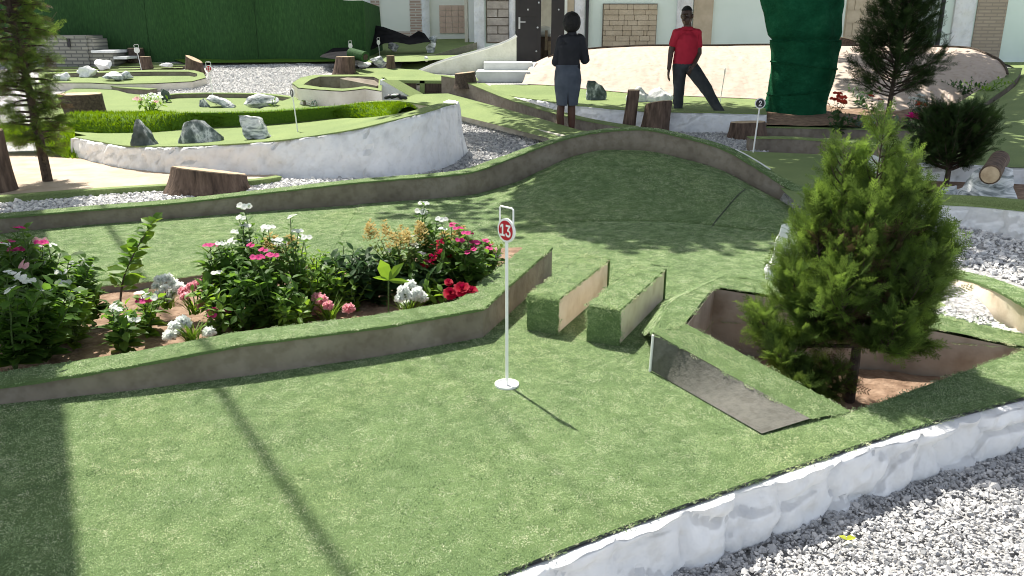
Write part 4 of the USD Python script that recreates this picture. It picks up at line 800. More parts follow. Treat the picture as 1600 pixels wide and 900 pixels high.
# --- curved ramp wall and the steps up to the door
M['ramp_face'] = noisy('textured_cream_render', [(.25, (.64, .64, .52)), (.5, (.76, .76, .64)), (.8, (.82, .82, .72))], 4, .85, 5.0, bump=.015, bscale=12)
rw = thing('ramp_wall', 'cream textured wall with a curved sunlit top rising to the black door', 'wall', loc=Py(720, 118, 17))
topc = [(632, 121), (650, 114), (680, 101), (710, 91), (740, 83), (770, 74), (800, 62), (807, 57)]
tc = smooth_line([Py(u, v, 16.9 + .5 * (u - 632) / 175) for u, v in topc], 40); bc = np.array([Py(np.interp(p, [0, 39], [625, 807]), np.interp(p, [0, 20, 39], [124, 126, 118]), tc[int(p)][1]) for p in range(40)])
fb_ = []
for k in range(12):
    s = k / 11; p = bc * (1 - s) + tc * s; p[:, 1] -= .03 * (fbm(p * 7, 3) - .3); fb_.append(p)
fb_ += [tc + [0, .14, .01], bc + [0, .16, 0]]
obj('wall_face', sweep(np.stack(fb_, 1)), M['ramp_face'], rw, smooth=40)
obj('coping', tubem(tc + [0, .06, .012], .03, 6), M['white_paint'], rw)
rw2 = thing('ramp_kerb', 'dark grey kerb of the ramp rising behind the curved cream wall', 'kerb', loc=Py(680, 90, 18))
obj('concrete_wall', vpanel([(612, 91), (680, 85), (745, 66), (745, 76), (690, 95), (640, 100), (612, 99)], 18, .12), M['grey_board'], rw2)
obj('turf_slope', ruled([Py(615, 99, 17.95), Py(690, 94, 17.95)], [Py(600, 117, 16.6), Py(640, 119, 16.6)], 10, 4), M['turf_far'], rw2)
M['stair'] = noisy('pale_concrete', [(.3, (.56, .57, .55)), (.7, (.70, .71, .69))], 4, .8, 5.0)
st = thing('concrete_steps', 'pale concrete steps leading up to the black door', 'steps', loc=Py(790, 130, 17))
def step_(u0, u1, vt, vb, y, th, nm): a, b = Py(u0, vb, y), Py(u1, vt, y); obj(nm, boxm(((a[0] + b[0]) / 2, y + th / 2, (a[2] + b[2]) / 2 - .1), (b[0] - a[0], th, b[2] - a[2] + .2), bev=.008), M['stair'], st)
step_(744, 828, 112, 136, 16.0, 1.2, 'step'); step_(756, 832, 97.5, 113, 16.5, .6, 'step')
la, lb_ = Py(756, 97.5, 17.1), Py(832, 97.5, 17.1); obj('landing', (np.array([la, lb_, [lb_[0] + .5, 20.2, .655], [la[0] - .2, 20.2, .655]]) - [0, 0, .005], np.array([[0, 1, 2], [0, 2, 3]])), M['stair'], st)
obj('side_kerb', sweep(np.array([[Py(a, b, y), Py(a + 5, b, y), Py(a + 5, b + 12, y), Py(a, b + 12, y)] for a, b, y in ((822, 124, 15.95), (831, 99, 16.6), (850, 94, 18.0))])), M['white_stone'], st)
slab_ = one('wood_pile', join(bx(ux(852, 20.4), ux(856, 20.4), .9, 1.35, 20.5, .1), bx(ux(857, 20.4), ux(862, 20.4), .8, 1.1, 20.5, .1)), M['cut_wood'], 'pale board leaning inside the open doorway', 'board')

# ------------------------------------------------------------------ logs, stumps, rocks, flags
def stump(name, label, base, r, h, tilt=(0, 0), cut=(0, 0), seed=0, cat='tree stump', taper=.9, n=26, lean_mat='bark', group=None):
    """a sawn trunk: fluted bark body, a cut face with rings, tilted by TILT (x, y per metre) and its top cut slanting by CUT"""
    th = np.arange(n) * 2 * np.pi / n; t = thing(name, label, cat, loc=base, group=group); secs = []
    for k in range(9):
        s = k / 8; rr_ = r * (1 - (1 - taper) * s) * (1 + .18 * (1 - s) ** 3) * (1 + .09 * (noise(np.stack([np.cos(th) * 1.7 + seed, np.sin(th) * 1.7, np.full(n, s * .8)], 1), seed) - .5) * 2 + .03 * np.sin(th * 9 + seed))
        x, y = np.cos(th) * rr_, np.sin(th) * rr_; z = h * s + (cut[0] * x + cut[1] * y) * s; secs.append(np.stack([base[0] + x + tilt[0] * z, base[1] + y + tilt[1] * z, base[2] - .04 + z + .0], 1))
    obj('bark', sweep(np.array(secs)), M[lean_mat], t, smooth=45)
    tp_ = secs[-1]; c = tp_.mean(0); up_ = np.array([-tilt[0] * 0, 0, .006]); rings = [np.r_[tp_ * (1 - a) + c * a] + up_ + [0, 0, .003 * (i % 2)] for i, a in enumerate((.03, .03, .2, .4, .6, .8, .97))]; rings[0] = rings[0] - [0, 0, .01]
    obj('cut_face', sweep(np.array(rings)), M['cut_wood'], t); return t
stump('tree_stump', 'wide brown sawn stump beside the gravel strip, behind the long kerb', P(321, 299, .08) + [0, .12, 0], .33, .19, tilt=(.0, .05), cut=(-.12, -.17), seed=1, taper=.93)
stump('log_post', 'dark upright log at the left edge of the picture', P(-6, 300, .08), .15, .55, seed=2)
stump('tree_stump', 'dark leaning stump standing behind the bright grass bank', Pg(137, 186, 0), .27, .40, tilt=(-.15, .0), seed=3, taper=1.1, lean_mat='trunk')
stump('tree_stump', 'stump with a slanted pale sawn face on the far left hole', Pg(305, 112, .05), .17, .27, cut=(-.5, .0), seed=4)
stump('tree_stump', 'reddish brown stump beside the blue grey rocks in the distance', Pg(537, 116, .0), .2, .36, tilt=(.15, 0), seed=5)
stump('log_post', 'short brown log post right of the blue grey rocks in the distance', Pg(611, 108, .02), .085, .29, seed=6)
stump('tree_stump', 'dark stump with a pale top at the corner of the concrete steps', Pg(727, 134, .16), .19, .25, cut=(.1, 0), seed=7, lean_mat='trunk')
stump('log_post', 'smooth slim log post standing in front of the white rock behind the arched kerb', P(981, 206, .08) + [0, 0, -.02], .085, .60, tilt=(.09, 0), cut=(0, 0), seed=8)
stump('tree_stump', 'thick leaning stump with rugged bark, between the log post and the standing man', P(1020, 208, .08) + [0, .05, -.05], .185, .47, tilt=(.13, -.05), cut=(.1, -.25), seed=9)
stump('tree_stump', 'low dark stump beside the flag with number 2', P(1170, 217, .08) + [0, .1, 0], .235, .235, seed=10, cut=(.04, -.06))
stump('tree_stump', 'dark stump by the stone steps, taller of the two at the fence', Pg(214, 96, .02), .17, .3, seed=11, lean_mat='trunk')
stump('tree_stump', 'dark reddish stump by the stone steps, lower of the two at the fence', Pg(229, 104, .05), .11, .23, seed=12)
stump('tree_stump', 'dark log end showing above the pink stone bank beside the netted tree', Py(1322, 76, 17.6) - [0, 0, .1], .2, .32, cut=(-.25, 0), seed=13, lean_mat='trunk')

def rock(label, base, size, mat='marble', seed=0, yaw=0.0, n=13, name='rock', sub=3, cut=None, lumps=.2, cat='rock'):
    """a broken stone: the hull of a few points, roughened; size = width, depth, height"""
    r = np.random.default_rng(seed + 100); q = r.normal(size=(n, 3)); q /= np.linalg.norm(q, axis=1, keepdims=True); q *= r.uniform(.8, 1.0, (n, 1)) if cut is None else 1
    if cut is not None: q = np.asarray(cut, float)
    q = q - q.min(0); q = q / q.max(0); q[:, :2] -= .5
    h = m3.Manifold.hull_points(q * np.array(size)).refine_to_length(max(size) / 12); a = h.to_mesh(); v, f = a.vert_properties[:, :3].astype(float), a.tri_verts.astype(int)
    m = trimesh.Trimesh(v, f); trimesh.smoothing.filter_laplacian(m, .3, 1); v = np.array(m.vertices); nn = np.array(m.vertex_normals); sc = max(size)
    v += nn * (lumps * sc * (fbm(v / sc * 4 + seed, 4, seed) - .5))[:, None]; c, s = math.cos(yaw), math.sin(yaw)
    v = v @ np.array([[c, s, 0], [-s, c, 0], [0, 0, 1]]) + base - [0, 0, .03 * size[2]]
    t = one(name, (v, np.array(m.faces)), M[mat], label, cat, smooth=24); return t
def pxw(px, p): return px / FPX * (p[1] * _cp + (CAM_Z - p[2]) * _sp)
def rock_px(label, u, v, w, h, mat, seed, dz=.0, depth=None, ground=None, **k):
    p = Pg(u, v, dz) if ground is None else P(u, v, ground); W, H = pxw(w, p), pxw(h, p) * 1.02; return rock(label, p + [0, (depth or W * .6) * .35, 0], (W, depth or W * .6, H), mat, seed, **k)
spike = [(0, .2, 0), (1, 0, 0), (1.0, 1, 0), (.1, 1, .0), (.34, .4, 1), (.42, .6, .97), (.15, .3, .5), (.75, .4, .45), (0, .8, .1)]
rock_px('tall pointed dark green grey rock standing on hole 9', 222, 228, 41, 44, 'dark_marble', 1, ground=.32, cut=spike)
rock_px('broad dark rock with white streaks, middle one of the three on hole 9', 311, 226, 72, 36, 'dark_marble', 2, ground=.325, cut=[(0, .2, 0), (.02, .7, .3), (.15, .5, .85), (.3, .2, 1), (.62, .4, .98), (1, .4, .45), (.95, .2, .1), (.7, 0, 0), (.3, 0, 0), (.9, 1, 0), (.2, 1, 0), (.85, .3, .6)])
rock_px('squared leaning dark rock with white veins beside the flag of hole 9', 396, 217, 45, 37, 'marble', 23, ground=.38, cut=[(.25, 0, 0), (.9, 0, .05), (1, .3, .2), (0, .3, 1), (.7, .2, .95), (.05, .2, .75), (1, 1, 0), (.3, 1, 0), (.1, 1, .9), (.75, .9, .8)])
rock_px('long pale slab propped on a smaller dark stone on hole 11', 345, 169, 44, 20, 'marble', 4, .03, cut=[(0, .2, .7), (.1, .5, 1), (.6, .3, .75), (1, .4, .3), (.95, .2, 0), (.7, .3, .0), (.3, .4, .55), (.05, .8, .6), (.9, .9, 0), (.5, 1, .7)])
rock_px('small dark stone under the left end of the propped slab', 319, 169, 17, 15, 'dark_marble', 5, .03)
rock_px('pale grey streaked rock right of the propped slab, beyond the grass bank', 405, 170, 58, 22, 'marble', 6, .14)
rock_px('small grey block standing in a gap of the kerb of hole 11', 259, 160, 17, 21, 'dark_marble', 7, .02)
rock_px('white lumpy rock partly behind the tall conifer', 95, 128, 28, 14, 'white_marble', 8, .03)
rock_px('large white lumpy rock on the far left hole', 134, 122, 38, 19, 'white_marble', 9, .03)
rock_px('long grey and white rock in front of the far left hole', 174, 127, 36, 14, 'marble', 10, .06)
rock_px('streaked dark and white stone touching the long rock on the far left', 195, 124, 24, 12, 'marble', 12, .06)
rock_px('blue grey rock with a shaded face near the stone steps', 159, 109, 28, 15, 'white_marble', 13, .03)
rock_px('small pale rock on the shaded far turf', 258, 105, 20, 7, 'white_marble', 14, .05)
rock_px('blue grey boulder beside the reddish stump in the distance', 548, 106, 30, 18, 'marble', 15, .02)
rock_px('small pale rock between two blue grey boulders in the distance', 569, 107, 22, 14, 'white_marble', 16, .02)
rock_px('large blue grey boulder left of the short log post in the distance', 591, 107, 26, 20, 'marble', 17, .02)
rock_px('round grey rock on the far turf below the tarpaulin', 614, 82, 18, 17, 'marble', 18, .06)
rock_px('pale rock beside a bent brown stick on the far turf', 580, 80, 14, 8, 'white_marble', 19, .06)
rock_px('white topped rock at the end of the black tarpaulin', 673, 84, 17, 18, 'marble', 20, .08)
rock_px('small grey rock behind the white topped one near the tarpaulin', 677, 68, 14, 12, 'marble', 21, .08)
rock_px('tiny pale stone on the ramp turf', 666, 97, 7, 9, 'white_marble', 22, .05)
rock_px('dark blue grey upright rock with a white flank on the upper hole behind the woman', 933, 160, 33, 34, 'dark_marble', 24, .1, cut=[(0, 0, 0), (0, .3, 1), (.05, .8, .9), (.35, .4, .96), (.75, .5, .75), (1, .4, .5), (.9, .2, 0), (.3, 0, 0), (.9, 1, 0), (0, 1, 0)])
rock_px('pale crumbly rock behind the slim log post', 1000, 166, 40, 30, 'white_marble', 25, .1, lumps=.25)
rock_px('pale rock behind the thick leaning stump', 1030, 166, 42, 28, 'white_marble', 26, .1, lumps=.25)
rock_px('white rock at the left foot of the feathery conifer', 1228, 446, 62, 96, 'white_marble', 27, ground=.05, cut=[(0, .3, 0), (.3, 0, 0), (.9, .1, 0), (1, .6, 0), (.25, .3, .6), (.3, .5, 1), (.75, .5, .97), (.9, .6, .4), (.5, 1, 0), (.1, 1, 0)])
rock_px('small white slab on the terrace left of the big streaked rock', 1478, 312, 36, 22, 'marble', 28, ground=.19, cut=[(0, 0, 0), (.75, 0, 0), (1, .3, .1), (.95, .3, 1), (.4, .3, .9), (.1, .3, .5), (1, 1, 0), (0, 1, 0)])
rock_px('large streaked white rock carrying a log on the right terrace', 1545, 318, 94, 56, 'marble', 29, ground=.19, cut=[(0, 0, .05), (.5, 0, 0), (.95, .1, 0), (1, .4, .1), (.85, .3, .95), (.3, .3, .7), (.4, .5, 1), (.7, .5, 1), (.9, 1, .2), (.1, 1, .1)])
lg0, lg1 = P(1541, 274, .33) + [0, -.02, 0], P(1556, 251, .33)
lg0 = Py(1547, 273, 5.78); lg1 = Py(1562, 249, 6.25)
lgt = thing('log', 'short brown log with a pale cut end resting on the big streaked rock', 'log', loc=lg0)
obj('bark', tubem([lg0, lg0 * .5 + lg1 * .5, lg1], [.07, .066, .068], 16), M['bark'], lgt, smooth=50); obj('cut_face', tubem([lg0 - (lg1 - lg0) * .01, lg0 + (lg1 - lg0) * .02], [.059, .059], 16), M['cut_wood'], lgt)
sc_ = Pg(618, 160, 0); sc_ = Py(618, 157, 9.7)
shoe = thing('pair_of_shoes', 'black and grey bundle like a pair of shoes lying on the turf topped kerb', 'shoes', loc=sc_)
M['rubber'] = plain('black_rubber', (.012, .012, .014), .45, .4)
for dx, an in ((-.045, .25), (.055, -.15)):
    q = np.array(trimesh.creation.icosphere(3, 1).vertices) * [.085, .04, .03]; q[:, 2] = np.maximum(q[:, 2], -.018) + np.where(q[:, 0] < 0, .012, 0); c, s = math.cos(an), math.sin(an)
    obj('shoe', (q @ np.array([[c, 0, s], [0, 1, 0], [-s, 0, c]]) + sc_ + [dx, 0, .035], trimesh.creation.icosphere(3, 1).faces), M['rubber'], shoe, smooth=True)
q = np.array(trimesh.creation.icosphere(2, 1).vertices) * [.05, .03, .016]; obj('grey_upper', (q + sc_ + [0, -.01, .06], trimesh.creation.icosphere(2, 1).faces), M['steel'], shoe, smooth=True)

# numbered flags
def flag(label, base, top_v, text, yaw, disc_r, col, cup=False, handle=True, lean=(0, 0), pole_r=.0065, digits=True):
    t = thing('hole_flag', label, 'flag', loc=base); d = np.array([lean[0], lean[1], 1.]); ht = 0
    u = 800 + FPX * base[0] / (base[1] * _cp + (CAM_Z - base[2]) * _sp)
    zt = Py(u, top_v, base[1])[2] - base[2]; hh = .05 * disc_r / .055 if handle else 0; c = base + d * (zt - hh - disc_r)
    obj('pole', tubem([base - [0, 0, .02], base + d * (zt - hh - 1.8 * disc_r)], pole_r, 8), M['white_paint'], t)
    ax = np.array([math.cos(yaw), math.sin(yaw), 0]); nr = np.array([math.sin(yaw), -math.cos(yaw), 0]); upv = np.array([0, 0, 1.]); A = np.stack([ax, upv, nr])
    th = np.arange(40) * 2 * np.pi / 40; ring = np.stack([np.cos(th), np.sin(th), 0 * th], 1)
    def disc(r, z0, z1): return sweep(np.array([c + (ring * r + [0, 0, z]) @ A for z in (z0, z1)]))
    obj('sign_rim', disc(disc_r, -.004, .004), M['white_paint'], t); 
    if digits:
        obj('sign_face', disc(disc_r * .82, .0042, .0056), M[col], t); obj('sign_face', disc(disc_r * .82, -.0056, -.0042), M[col], t)
        tm = meshkit.text_mesh(text, disc_r * .95, .0012, bold=True); v = np.array(tm.vertices); v[:, :2] -= (v[:, :2].min(0) + v[:, :2].max(0)) / 2; v[:, 0] *= .85; w = np.ptp(v[:, 0])
        if w > disc_r * 1.25: v[:, 0] *= disc_r * 1.25 / w
        obj('number', (c + (v + [0, 0, .0058]) @ A, np.array(tm.faces)), M['white_paint'], t)
    if handle:
        w = disc_r * .8; p = [(-w, disc_r * .55), (-w, disc_r + hh * .9), (-w * .85, disc_r + hh), (w * .85, disc_r + hh), (w, disc_r + hh * .9), (w, disc_r * .55)]
        obj('handle', tubem([c + np.array([a, b, 0]) @ A for a, b in p], .0042 * disc_r / .055, 8), M['white_paint'], t)
    if cup:
        th = np.arange(40) * 2 * np.pi / 40; cs = np.stack([np.cos(th), np.sin(th), 0 * th], 1)
        rg = [base + cs * r + [0, 0, z] for r, z in ((.050, 0), (.050, .009), (.044, .010), (.042, .004), (.008, .003))]; obj('cup', sweep(np.array(rg)), M['white_paint'], t, smooth=30)
    return t
flag('white pole with red number 13 disc and a square handle, in the foreground', CUP, 324, '13', -math.radians(47), .0475, 'red_paint', cup=True)
flag('white pole with black number 2 disc behind the arched kerb', P(1177, 235, .17), 153, '2', 0, .055, 'black_paint', handle=False, lean=(.06, 0), pole_r=.008)
flag('thin pole with black number 9 disc on hole 9', P(466, 210, .38), 138, '9', -.9, .046, 'black_paint', handle=False, lean=(-.07, 0))
flag('thin pole with small red number 11 disc on hole 11', Pg(334, 158, .03), 97, '11', -.2, .055, 'red_paint', lean=(-.05, 0))
flag('thin dark backed flag standing on the upper hole to the right of the man', Pg(1123, 172, .06), 106, '', 1.15, .05, 'black_paint', handle=False, lean=(.09, 0), digits=False)
flag('small distant flag on the shaded hole by the stone steps', Pg(221, 108, .03), 70, '', .8, .055, 'white_paint', lean=(-.12, 0), digits=False)
flag('small distant flag above the blue grey boulders', Pg(550, 96, .1), 64, '', .9, .05, 'white_paint', lean=(-.05, 0), digits=False)
flag('small distant flag in front of the black tarpaulin', Pg(593, 84, .1), 59, '', 1.0, .05, 'white_paint', lean=(-.05, 0), digits=False)
# ------------------------------------------------------------------ plants
LEAF_V = np.array([[0, 0, 0], [.28, .22, .05], [.28, 0, 0], [.28, -.22, .05], [.62, .24, .04], [.62, 0, -.01], [.62, -.24, .04], [1, 0, -.10]])
LEAF_F = np.array([[0, 2, 1], [0, 3, 2], [1, 2, 5], [1, 5, 4], [2, 3, 6], [2, 6, 5], [4, 5, 7], [5, 6, 7]])
def petals(n, rad, wide, cup, seed, rows=1):
    r = np.random.default_rng(seed); pv = np.array([[0, 0, 0], [.5, .5 * wide, .1], [.5, -.5 * wide, .1], [.92, .42 * wide, .12], [.92, -.42 * wide, .12], [1.04, 0, .1]]); pf_ = np.array([[0, 2, 1], [1, 2, 4], [1, 4, 3], [3, 4, 5]])
    out = []
    for k in range(rows):
        a = np.arange(n) * 2 * np.pi / n + k * .4; el = cup + k * .42
        d = np.stack([np.cos(a) * math.cos(el), np.sin(a) * math.cos(el), np.full(n, math.sin(el))], 1)
        out.append(scatter(pv, pf_, np.tile([0, 0, .002 * k], (n, 1)), frames(d), np.full(n, rad * (1 - .17 * k)) * r.uniform(.9, 1.08, n)))
    return join(*out)
_f5 = petals(5, .0155, 1.0, .12, 1); FL5 = join(*[(_f5[0] @ np.array([[1, 0, -.25 * a], [0, 1, -.25 * b], [.25 * a, .25 * b, 1]]) + [a * .021, b * .021, -.006 * (a * a + b * b)], _f5[1]) for a, b in ((0, 0), (1.0, .3), (-.8, .6))]); FLD = petals(13, .05, .42, .05, 2, 4)
def pompom(r0, seed):
    r = np.random.default_rng(seed); n = 90; q = r.normal(size=(n, 3)); q /= np.linalg.norm(q, axis=1, keepdims=True); q[:, 2] = np.abs(q[:, 2]) * .9 - .3 * (q[:, 2] < 0)
    return scatter(np.array([[0, -.12, 0], [0, .12, 0], [1, .2, 0], [1, -.2, 0], [.7, 0, .2]]), np.array([[0, 1, 2], [0, 2, 3], [0, 2, 4]]), np.zeros((n, 3)), rot_about(frames(q), r.random(n) * 6.28), r0 * r.uniform(.8, 1.1, n))
POM = pompom(.026, 3)
M['leaf_green'] = leafy('broad_green_leaf', [(0, (.08, .17, .035)), (.5, (.16, .29, .06)), (.8, (.28, .41, .09)), (1, (.48, .58, .16))], .55, .5, .2, 9.0, (.7, 1.3))
M['leaf_light'] = leafy('light_green_leaf', [(0, (.14, .26, .04)), (.6, (.25, .41, .07)), (1, (.42, .55, .12))], .5, .45)
M['leaf_gold'] = leafy('golden_variegated_leaf', [(0, (.10, .15, .03)), (.4, (.24, .27, .06)), (.7, (.44, .40, .12)), (1, (.58, .44, .20))], .3, .5)
M['leaf_dark'] = leafy('dark_glossy_leaf', [(0, (.04, .09, .03)), (.6, (.08, .16, .05)), (1, (.16, .26, .08))], .4, .45, .3)
M['leaf_silver'] = leafy('silver_leaf', [(0, (.16, .22, .18)), (1, (.36, .42, .38))], .2, .6)
M['stem'] = plain('plant_stem', (.07, .11, .035), .7, .1); M['stem_brown'] = plain('plant_twig', (.09, .07, .05), .8)
def petal_mat(n, a, b, tr=.45): return leafy(n, [(0, a), (1, b)], tr, .6, .2)
M['white'] = petal_mat('white_petal', (.74, .76, .74), (.84, .85, .82)); M['pink'] = petal_mat('pink_petal', (.62, .06, .24), (.80, .24, .42)); M['pale_pink'] = petal_mat('pale_pink_petal', (.70, .42, .44), (.80, .56, .56))
M['red'] = petal_mat('red_petal', (.38, .006, .03), (.55, .02, .06)); M['orange'] = petal_mat('orange_plume', (.42, .34, .12), (.66, .54, .28), .25); M['yellow'] = plain('flower_heart', (.6, .45, .08))
M['coral'] = petal_mat('coral_petal', (.60, .10, .05), (.72, .18, .09))
def flower_at(parent, p, d, kind, s=1.0, seed=0, mat='white'):
    R = frames(np.array([d]))[0]; R = np.stack([R[1], R[2], R[0]])
    v, f = {'five': FL5, 'dahlia': FLD, 'pom': POM}[kind]; obj('flower', ((v * s) @ R + p, f), M[mat], parent)
def leaves_on(stems, size, r, spacing=.03, pair=2, rise=.35, mat_scale=1.0, start=.1):
    pos, dirs, sc = [], [], []
    for st_ in stems:
        L = np.linalg.norm(np.diff(st_, axis=0), axis=1).sum(); n = max(3, int(L / spacing)); pts = resample(st_, n)
        for k in range(int(n * start), n):
            tn = pts[min(k + 1, n - 1)] - pts[max(k - 1, 0)]; tn /= np.linalg.norm(tn) + 1e-9; a = np.cross(tn, [1, .3, .2]); a /= np.linalg.norm(a); b = np.cross(tn, a); ph = k * 1.4 + r.random() * .8
            for m_ in range(pair):
                o = a * math.cos(ph + m_ * 2 * np.pi / pair) + b * math.sin(ph + m_ * 2 * np.pi / pair); d = o + tn * (rise + r.normal(0, .15)); d[2] += .1 + r.normal(0, .15)
                pos.append(pts[k] + o * .003); dirs.append(d); sc.append(size * (1 - .45 * (k / n) ** 2) * r.uniform(.7, 1.15))
    return np.array(pos), np.array(dirs), np.array(sc)
def plant(name, label, base, h, spread=.12, n=7, size=.06, mat='leaf_green', flowers=(), seed=0, spacing=.028, cat='plant', group=None, fk='five', fs=1.0, lean=(0, 0)):
    """a leafy plant: stems that fan out from the base, leaves in pairs, flowers at stem tips; flowers = ((material, count), ...)"""
    r = np.random.default_rng(seed); t = thing(name, label, cat, loc=base, group=group); stems = []
    for k in range(n):
        a = r.random() * 6.28; q = math.sqrt((k + .3) / n); hh = h * (1 - .38 * q * r.uniform(.5, 1.2)) if k else h; o = np.array([math.cos(a), math.sin(a), 0]) * spread * q + np.array([lean[0], lean[1], 0]) * hh
        s = np.linspace(0, 1, 7)[:, None]; stems.append(base + o * s ** 1.2 + np.array([0, 0, hh]) * s + r.normal(0, .006, (7, 3)) * s)
    obj('stems', join(*[tubem(s_, np.linspace(.0045, .002, 7), 5) for s_ in stems]), M['stem'], t)
    pos, d, sc = leaves_on(stems, size, r, spacing); obj('foliage', scatter(LEAF_V, LEAF_F, pos, rot_about(frames(d), r.normal(0, .3, len(d))), sc), M[mat], t)
    k = 0
    for m_, c in flowers:
        for _ in range(c):
            s_ = stems[k % n]; tip = s_[-1] + [0, 0, .012] + (r.normal(0, .02, 3) if k >= n else 0); flower_at(t, tip, np.array([r.normal(0, .35), -.35 + r.normal(0, .3), .8]), fk, fs * r.uniform(.85, 1.15), 0, m_); k += 1
    return t
def pp(u, v, top, z=.04): b = P(u, v, z); return b, Py(u, top, b[1])[2] - z
NP = [0]
def peri(label, u, v, top, flowers, n=7, spread=.13, size=.065, mat='leaf_green', **k):
    b, h = pp(u, v, top); NP[0] += 1; return plant('periwinkle_plant', label, b, h, spread * 1.15, n + 4, size * 1.3, mat, flowers, seed=NP[0] * 13 + 5, cat='flowering plant', **k)
peri('tall leafy plant with magenta flowers at the left picture edge', 12, 520, 330, (('pink', 3),), 9, .16, .075)
peri('leafy plant with a bright pink cluster above a paler one near the left edge', 62, 525, 358, (('pink', 4), ('pale_pink', 2)), 9, .16, .075)
peri('shaded leafy plant with small white flowers low at the left edge', 25, 580, 430, (('white', 3),), 10, .18, .07)
peri('shaded dark leafy plant with two white flowers, just left of the sunlit white clusters', 72, 565, 440, (('white', 2),), 9, .15, .075)
peri('leafy plant with sunlit top leaves and white clusters beside the bare soil', 100, 520, 392, (('white', 5),), 9, .15, .075)
peri('plant with white blooms at the left end of the bare soil', 145, 500, 418, (('white', 4),), 7, .13, .075)
peri('far leafy plant with white flowers at the left end of the bed', 35, 485, 385, (('white', 3),), 8, .16, .075)
peri('small white flowered plant with broad leaves beside the kerb, in front of the bare soil', 190, 548, 482, (('white', 5),), 6, .1, .065)
peri('light green leafy plant between the white blooms and the white puffs', 232, 520, 462, (('white', 2), ('pink', 1)), 6, .1, .06, 'leaf_light')
peri('tiny plant with magenta flowers near the kerb, below the tall white ones', 342, 520, 488, (('pink', 3),), 5, .06, .04)
peri('broad leaved plant with a small pink bud on top, left of the tall white flowers', 348, 490, 388, (('pink', 1),), 7, .13, .085)
peri('tall plant topped by the highest white cluster in the middle of the bed', 403, 478, 330, (('white', 4),), 6, .09, .055)
peri('plant with flat white clusters just left of the highest one', 378, 480, 362, (('white', 5),), 7, .12, .06)
peri('plant with white clusters just right of the highest one', 428, 480, 364, (('white', 5),), 7, .12, .06)
peri('slender upright plant with a white cluster and dense narrow leaves, third tall one', 468, 486, 341, (('white', 4),), 5, .08, .05)
peri('leafy plant with bright magenta flowers in front of the tall white ones', 408, 500, 386, (('pink', 4),), 8, .13, .075)
peri('leafy green plant near the front of the bed below the magenta flowers', 425, 512, 420, (), 9, .14, .07)
peri('bushy dark plant in the middle of the bed, left of the golden plumes', 545, 470, 392, (), 8, .16, .08, 'leaf_dark')
peri('dark broad leaved plant below the golden plumes', 582, 470, 398, (), 8, .13, .085, 'leaf_dark')
peri('low green plant close to the kerb between the two puff clumps', 455, 515, 455, (), 8, .12, .05, 'leaf_light')
peri('tall single white flower rising behind the golden plumes', 668, 445, 320, (('white', 2),), 4, .06, .06)
peri('plant with white clusters in front of the golden plumes', 640, 460, 378, (('white', 6),), 8, .13, .065)
peri('plant with a white cluster and pink buds right of the golden plumes', 700, 455, 350, (('white', 2), ('pink', 2)), 7, .12, .065)
peri('dark leafy plant with bright pink flowers above the red dahlia', 728, 462, 368, (('pink', 6),), 9, .13, .075)
peri('plant with magenta blossoms at the right end of the bed', 752, 440, 378, (('pink', 5), ('pale_pink', 2)), 7, .1, .07)
peri('low dark plant with a single pink bud in front of the bright leaf', 668, 462, 412, (('pink', 1), ('red', 1)), 9, .13, .08, 'leaf_dark')
peri('dark leafy plant beside the bent end of the kerb', 706, 456, 402, (('red', 2),), 9, .12, .085)
def golden(label, u, v, top, n, seed, plumes=True, spread=.16):
    b, h = pp(u, v, top); t = plant('celosia_plant', label, b, h * .8, spread, n, .05, 'leaf_gold', (), seed, spacing=.02, cat='flowering plant'); r = np.random.default_rng(seed)
    if not plumes: return
    for k in range(n + 3):
        a = r.random() * 6.28; q = spread * math.sqrt(r.random()) * .95; p = b + [q * math.cos(a), q * math.sin(a), h * (.58 + .15 * r.random())]; L = (h * r.uniform(.14, .26)); m_ = 70
        s = r.random(m_); an = r.random(m_) * 6.28; w = .034 * (1 - s) ** .8; ps = p + np.stack([np.cos(an) * w, np.sin(an) * w, s * L], 1); d = np.stack([np.cos(an), np.sin(an), np.full(m_, .9)], 1)
        obj('plume', scatter(LEAF_V * [1, 1.3, 1], LEAF_F, ps, frames(d), np.full(m_, .016) * r.uniform(.7, 1.3, m_)), M['orange'], t)
golden('golden orange celosia with feathery plumes, tallest in the middle of the bed', 622, 460, 334, 11, 5)
golden('small golden plumed plant behind the pink flowers at the right of the bed', 715, 430, 352, 6, 6, spread=.1)
golden('golden leaved plant at the right end of the bed by the number 13 flag', 772, 425, 372, 6, 7, False, .09)
golden('yellow green leaved plant left of the slender white flower', 445, 470, 358, 7, 8, True, .1)
golden('yellow variegated plant between the slender white flower and the dark bush', 510, 470, 392, 9, 9, False, .17)
golden('golden leaved low plant left of the magenta flowers', 372, 480, 400, 7, 10, False, .14)
golden('yellow green small plant in the shade by the bare soil', 118, 540, 478, 6, 12, False, .07)
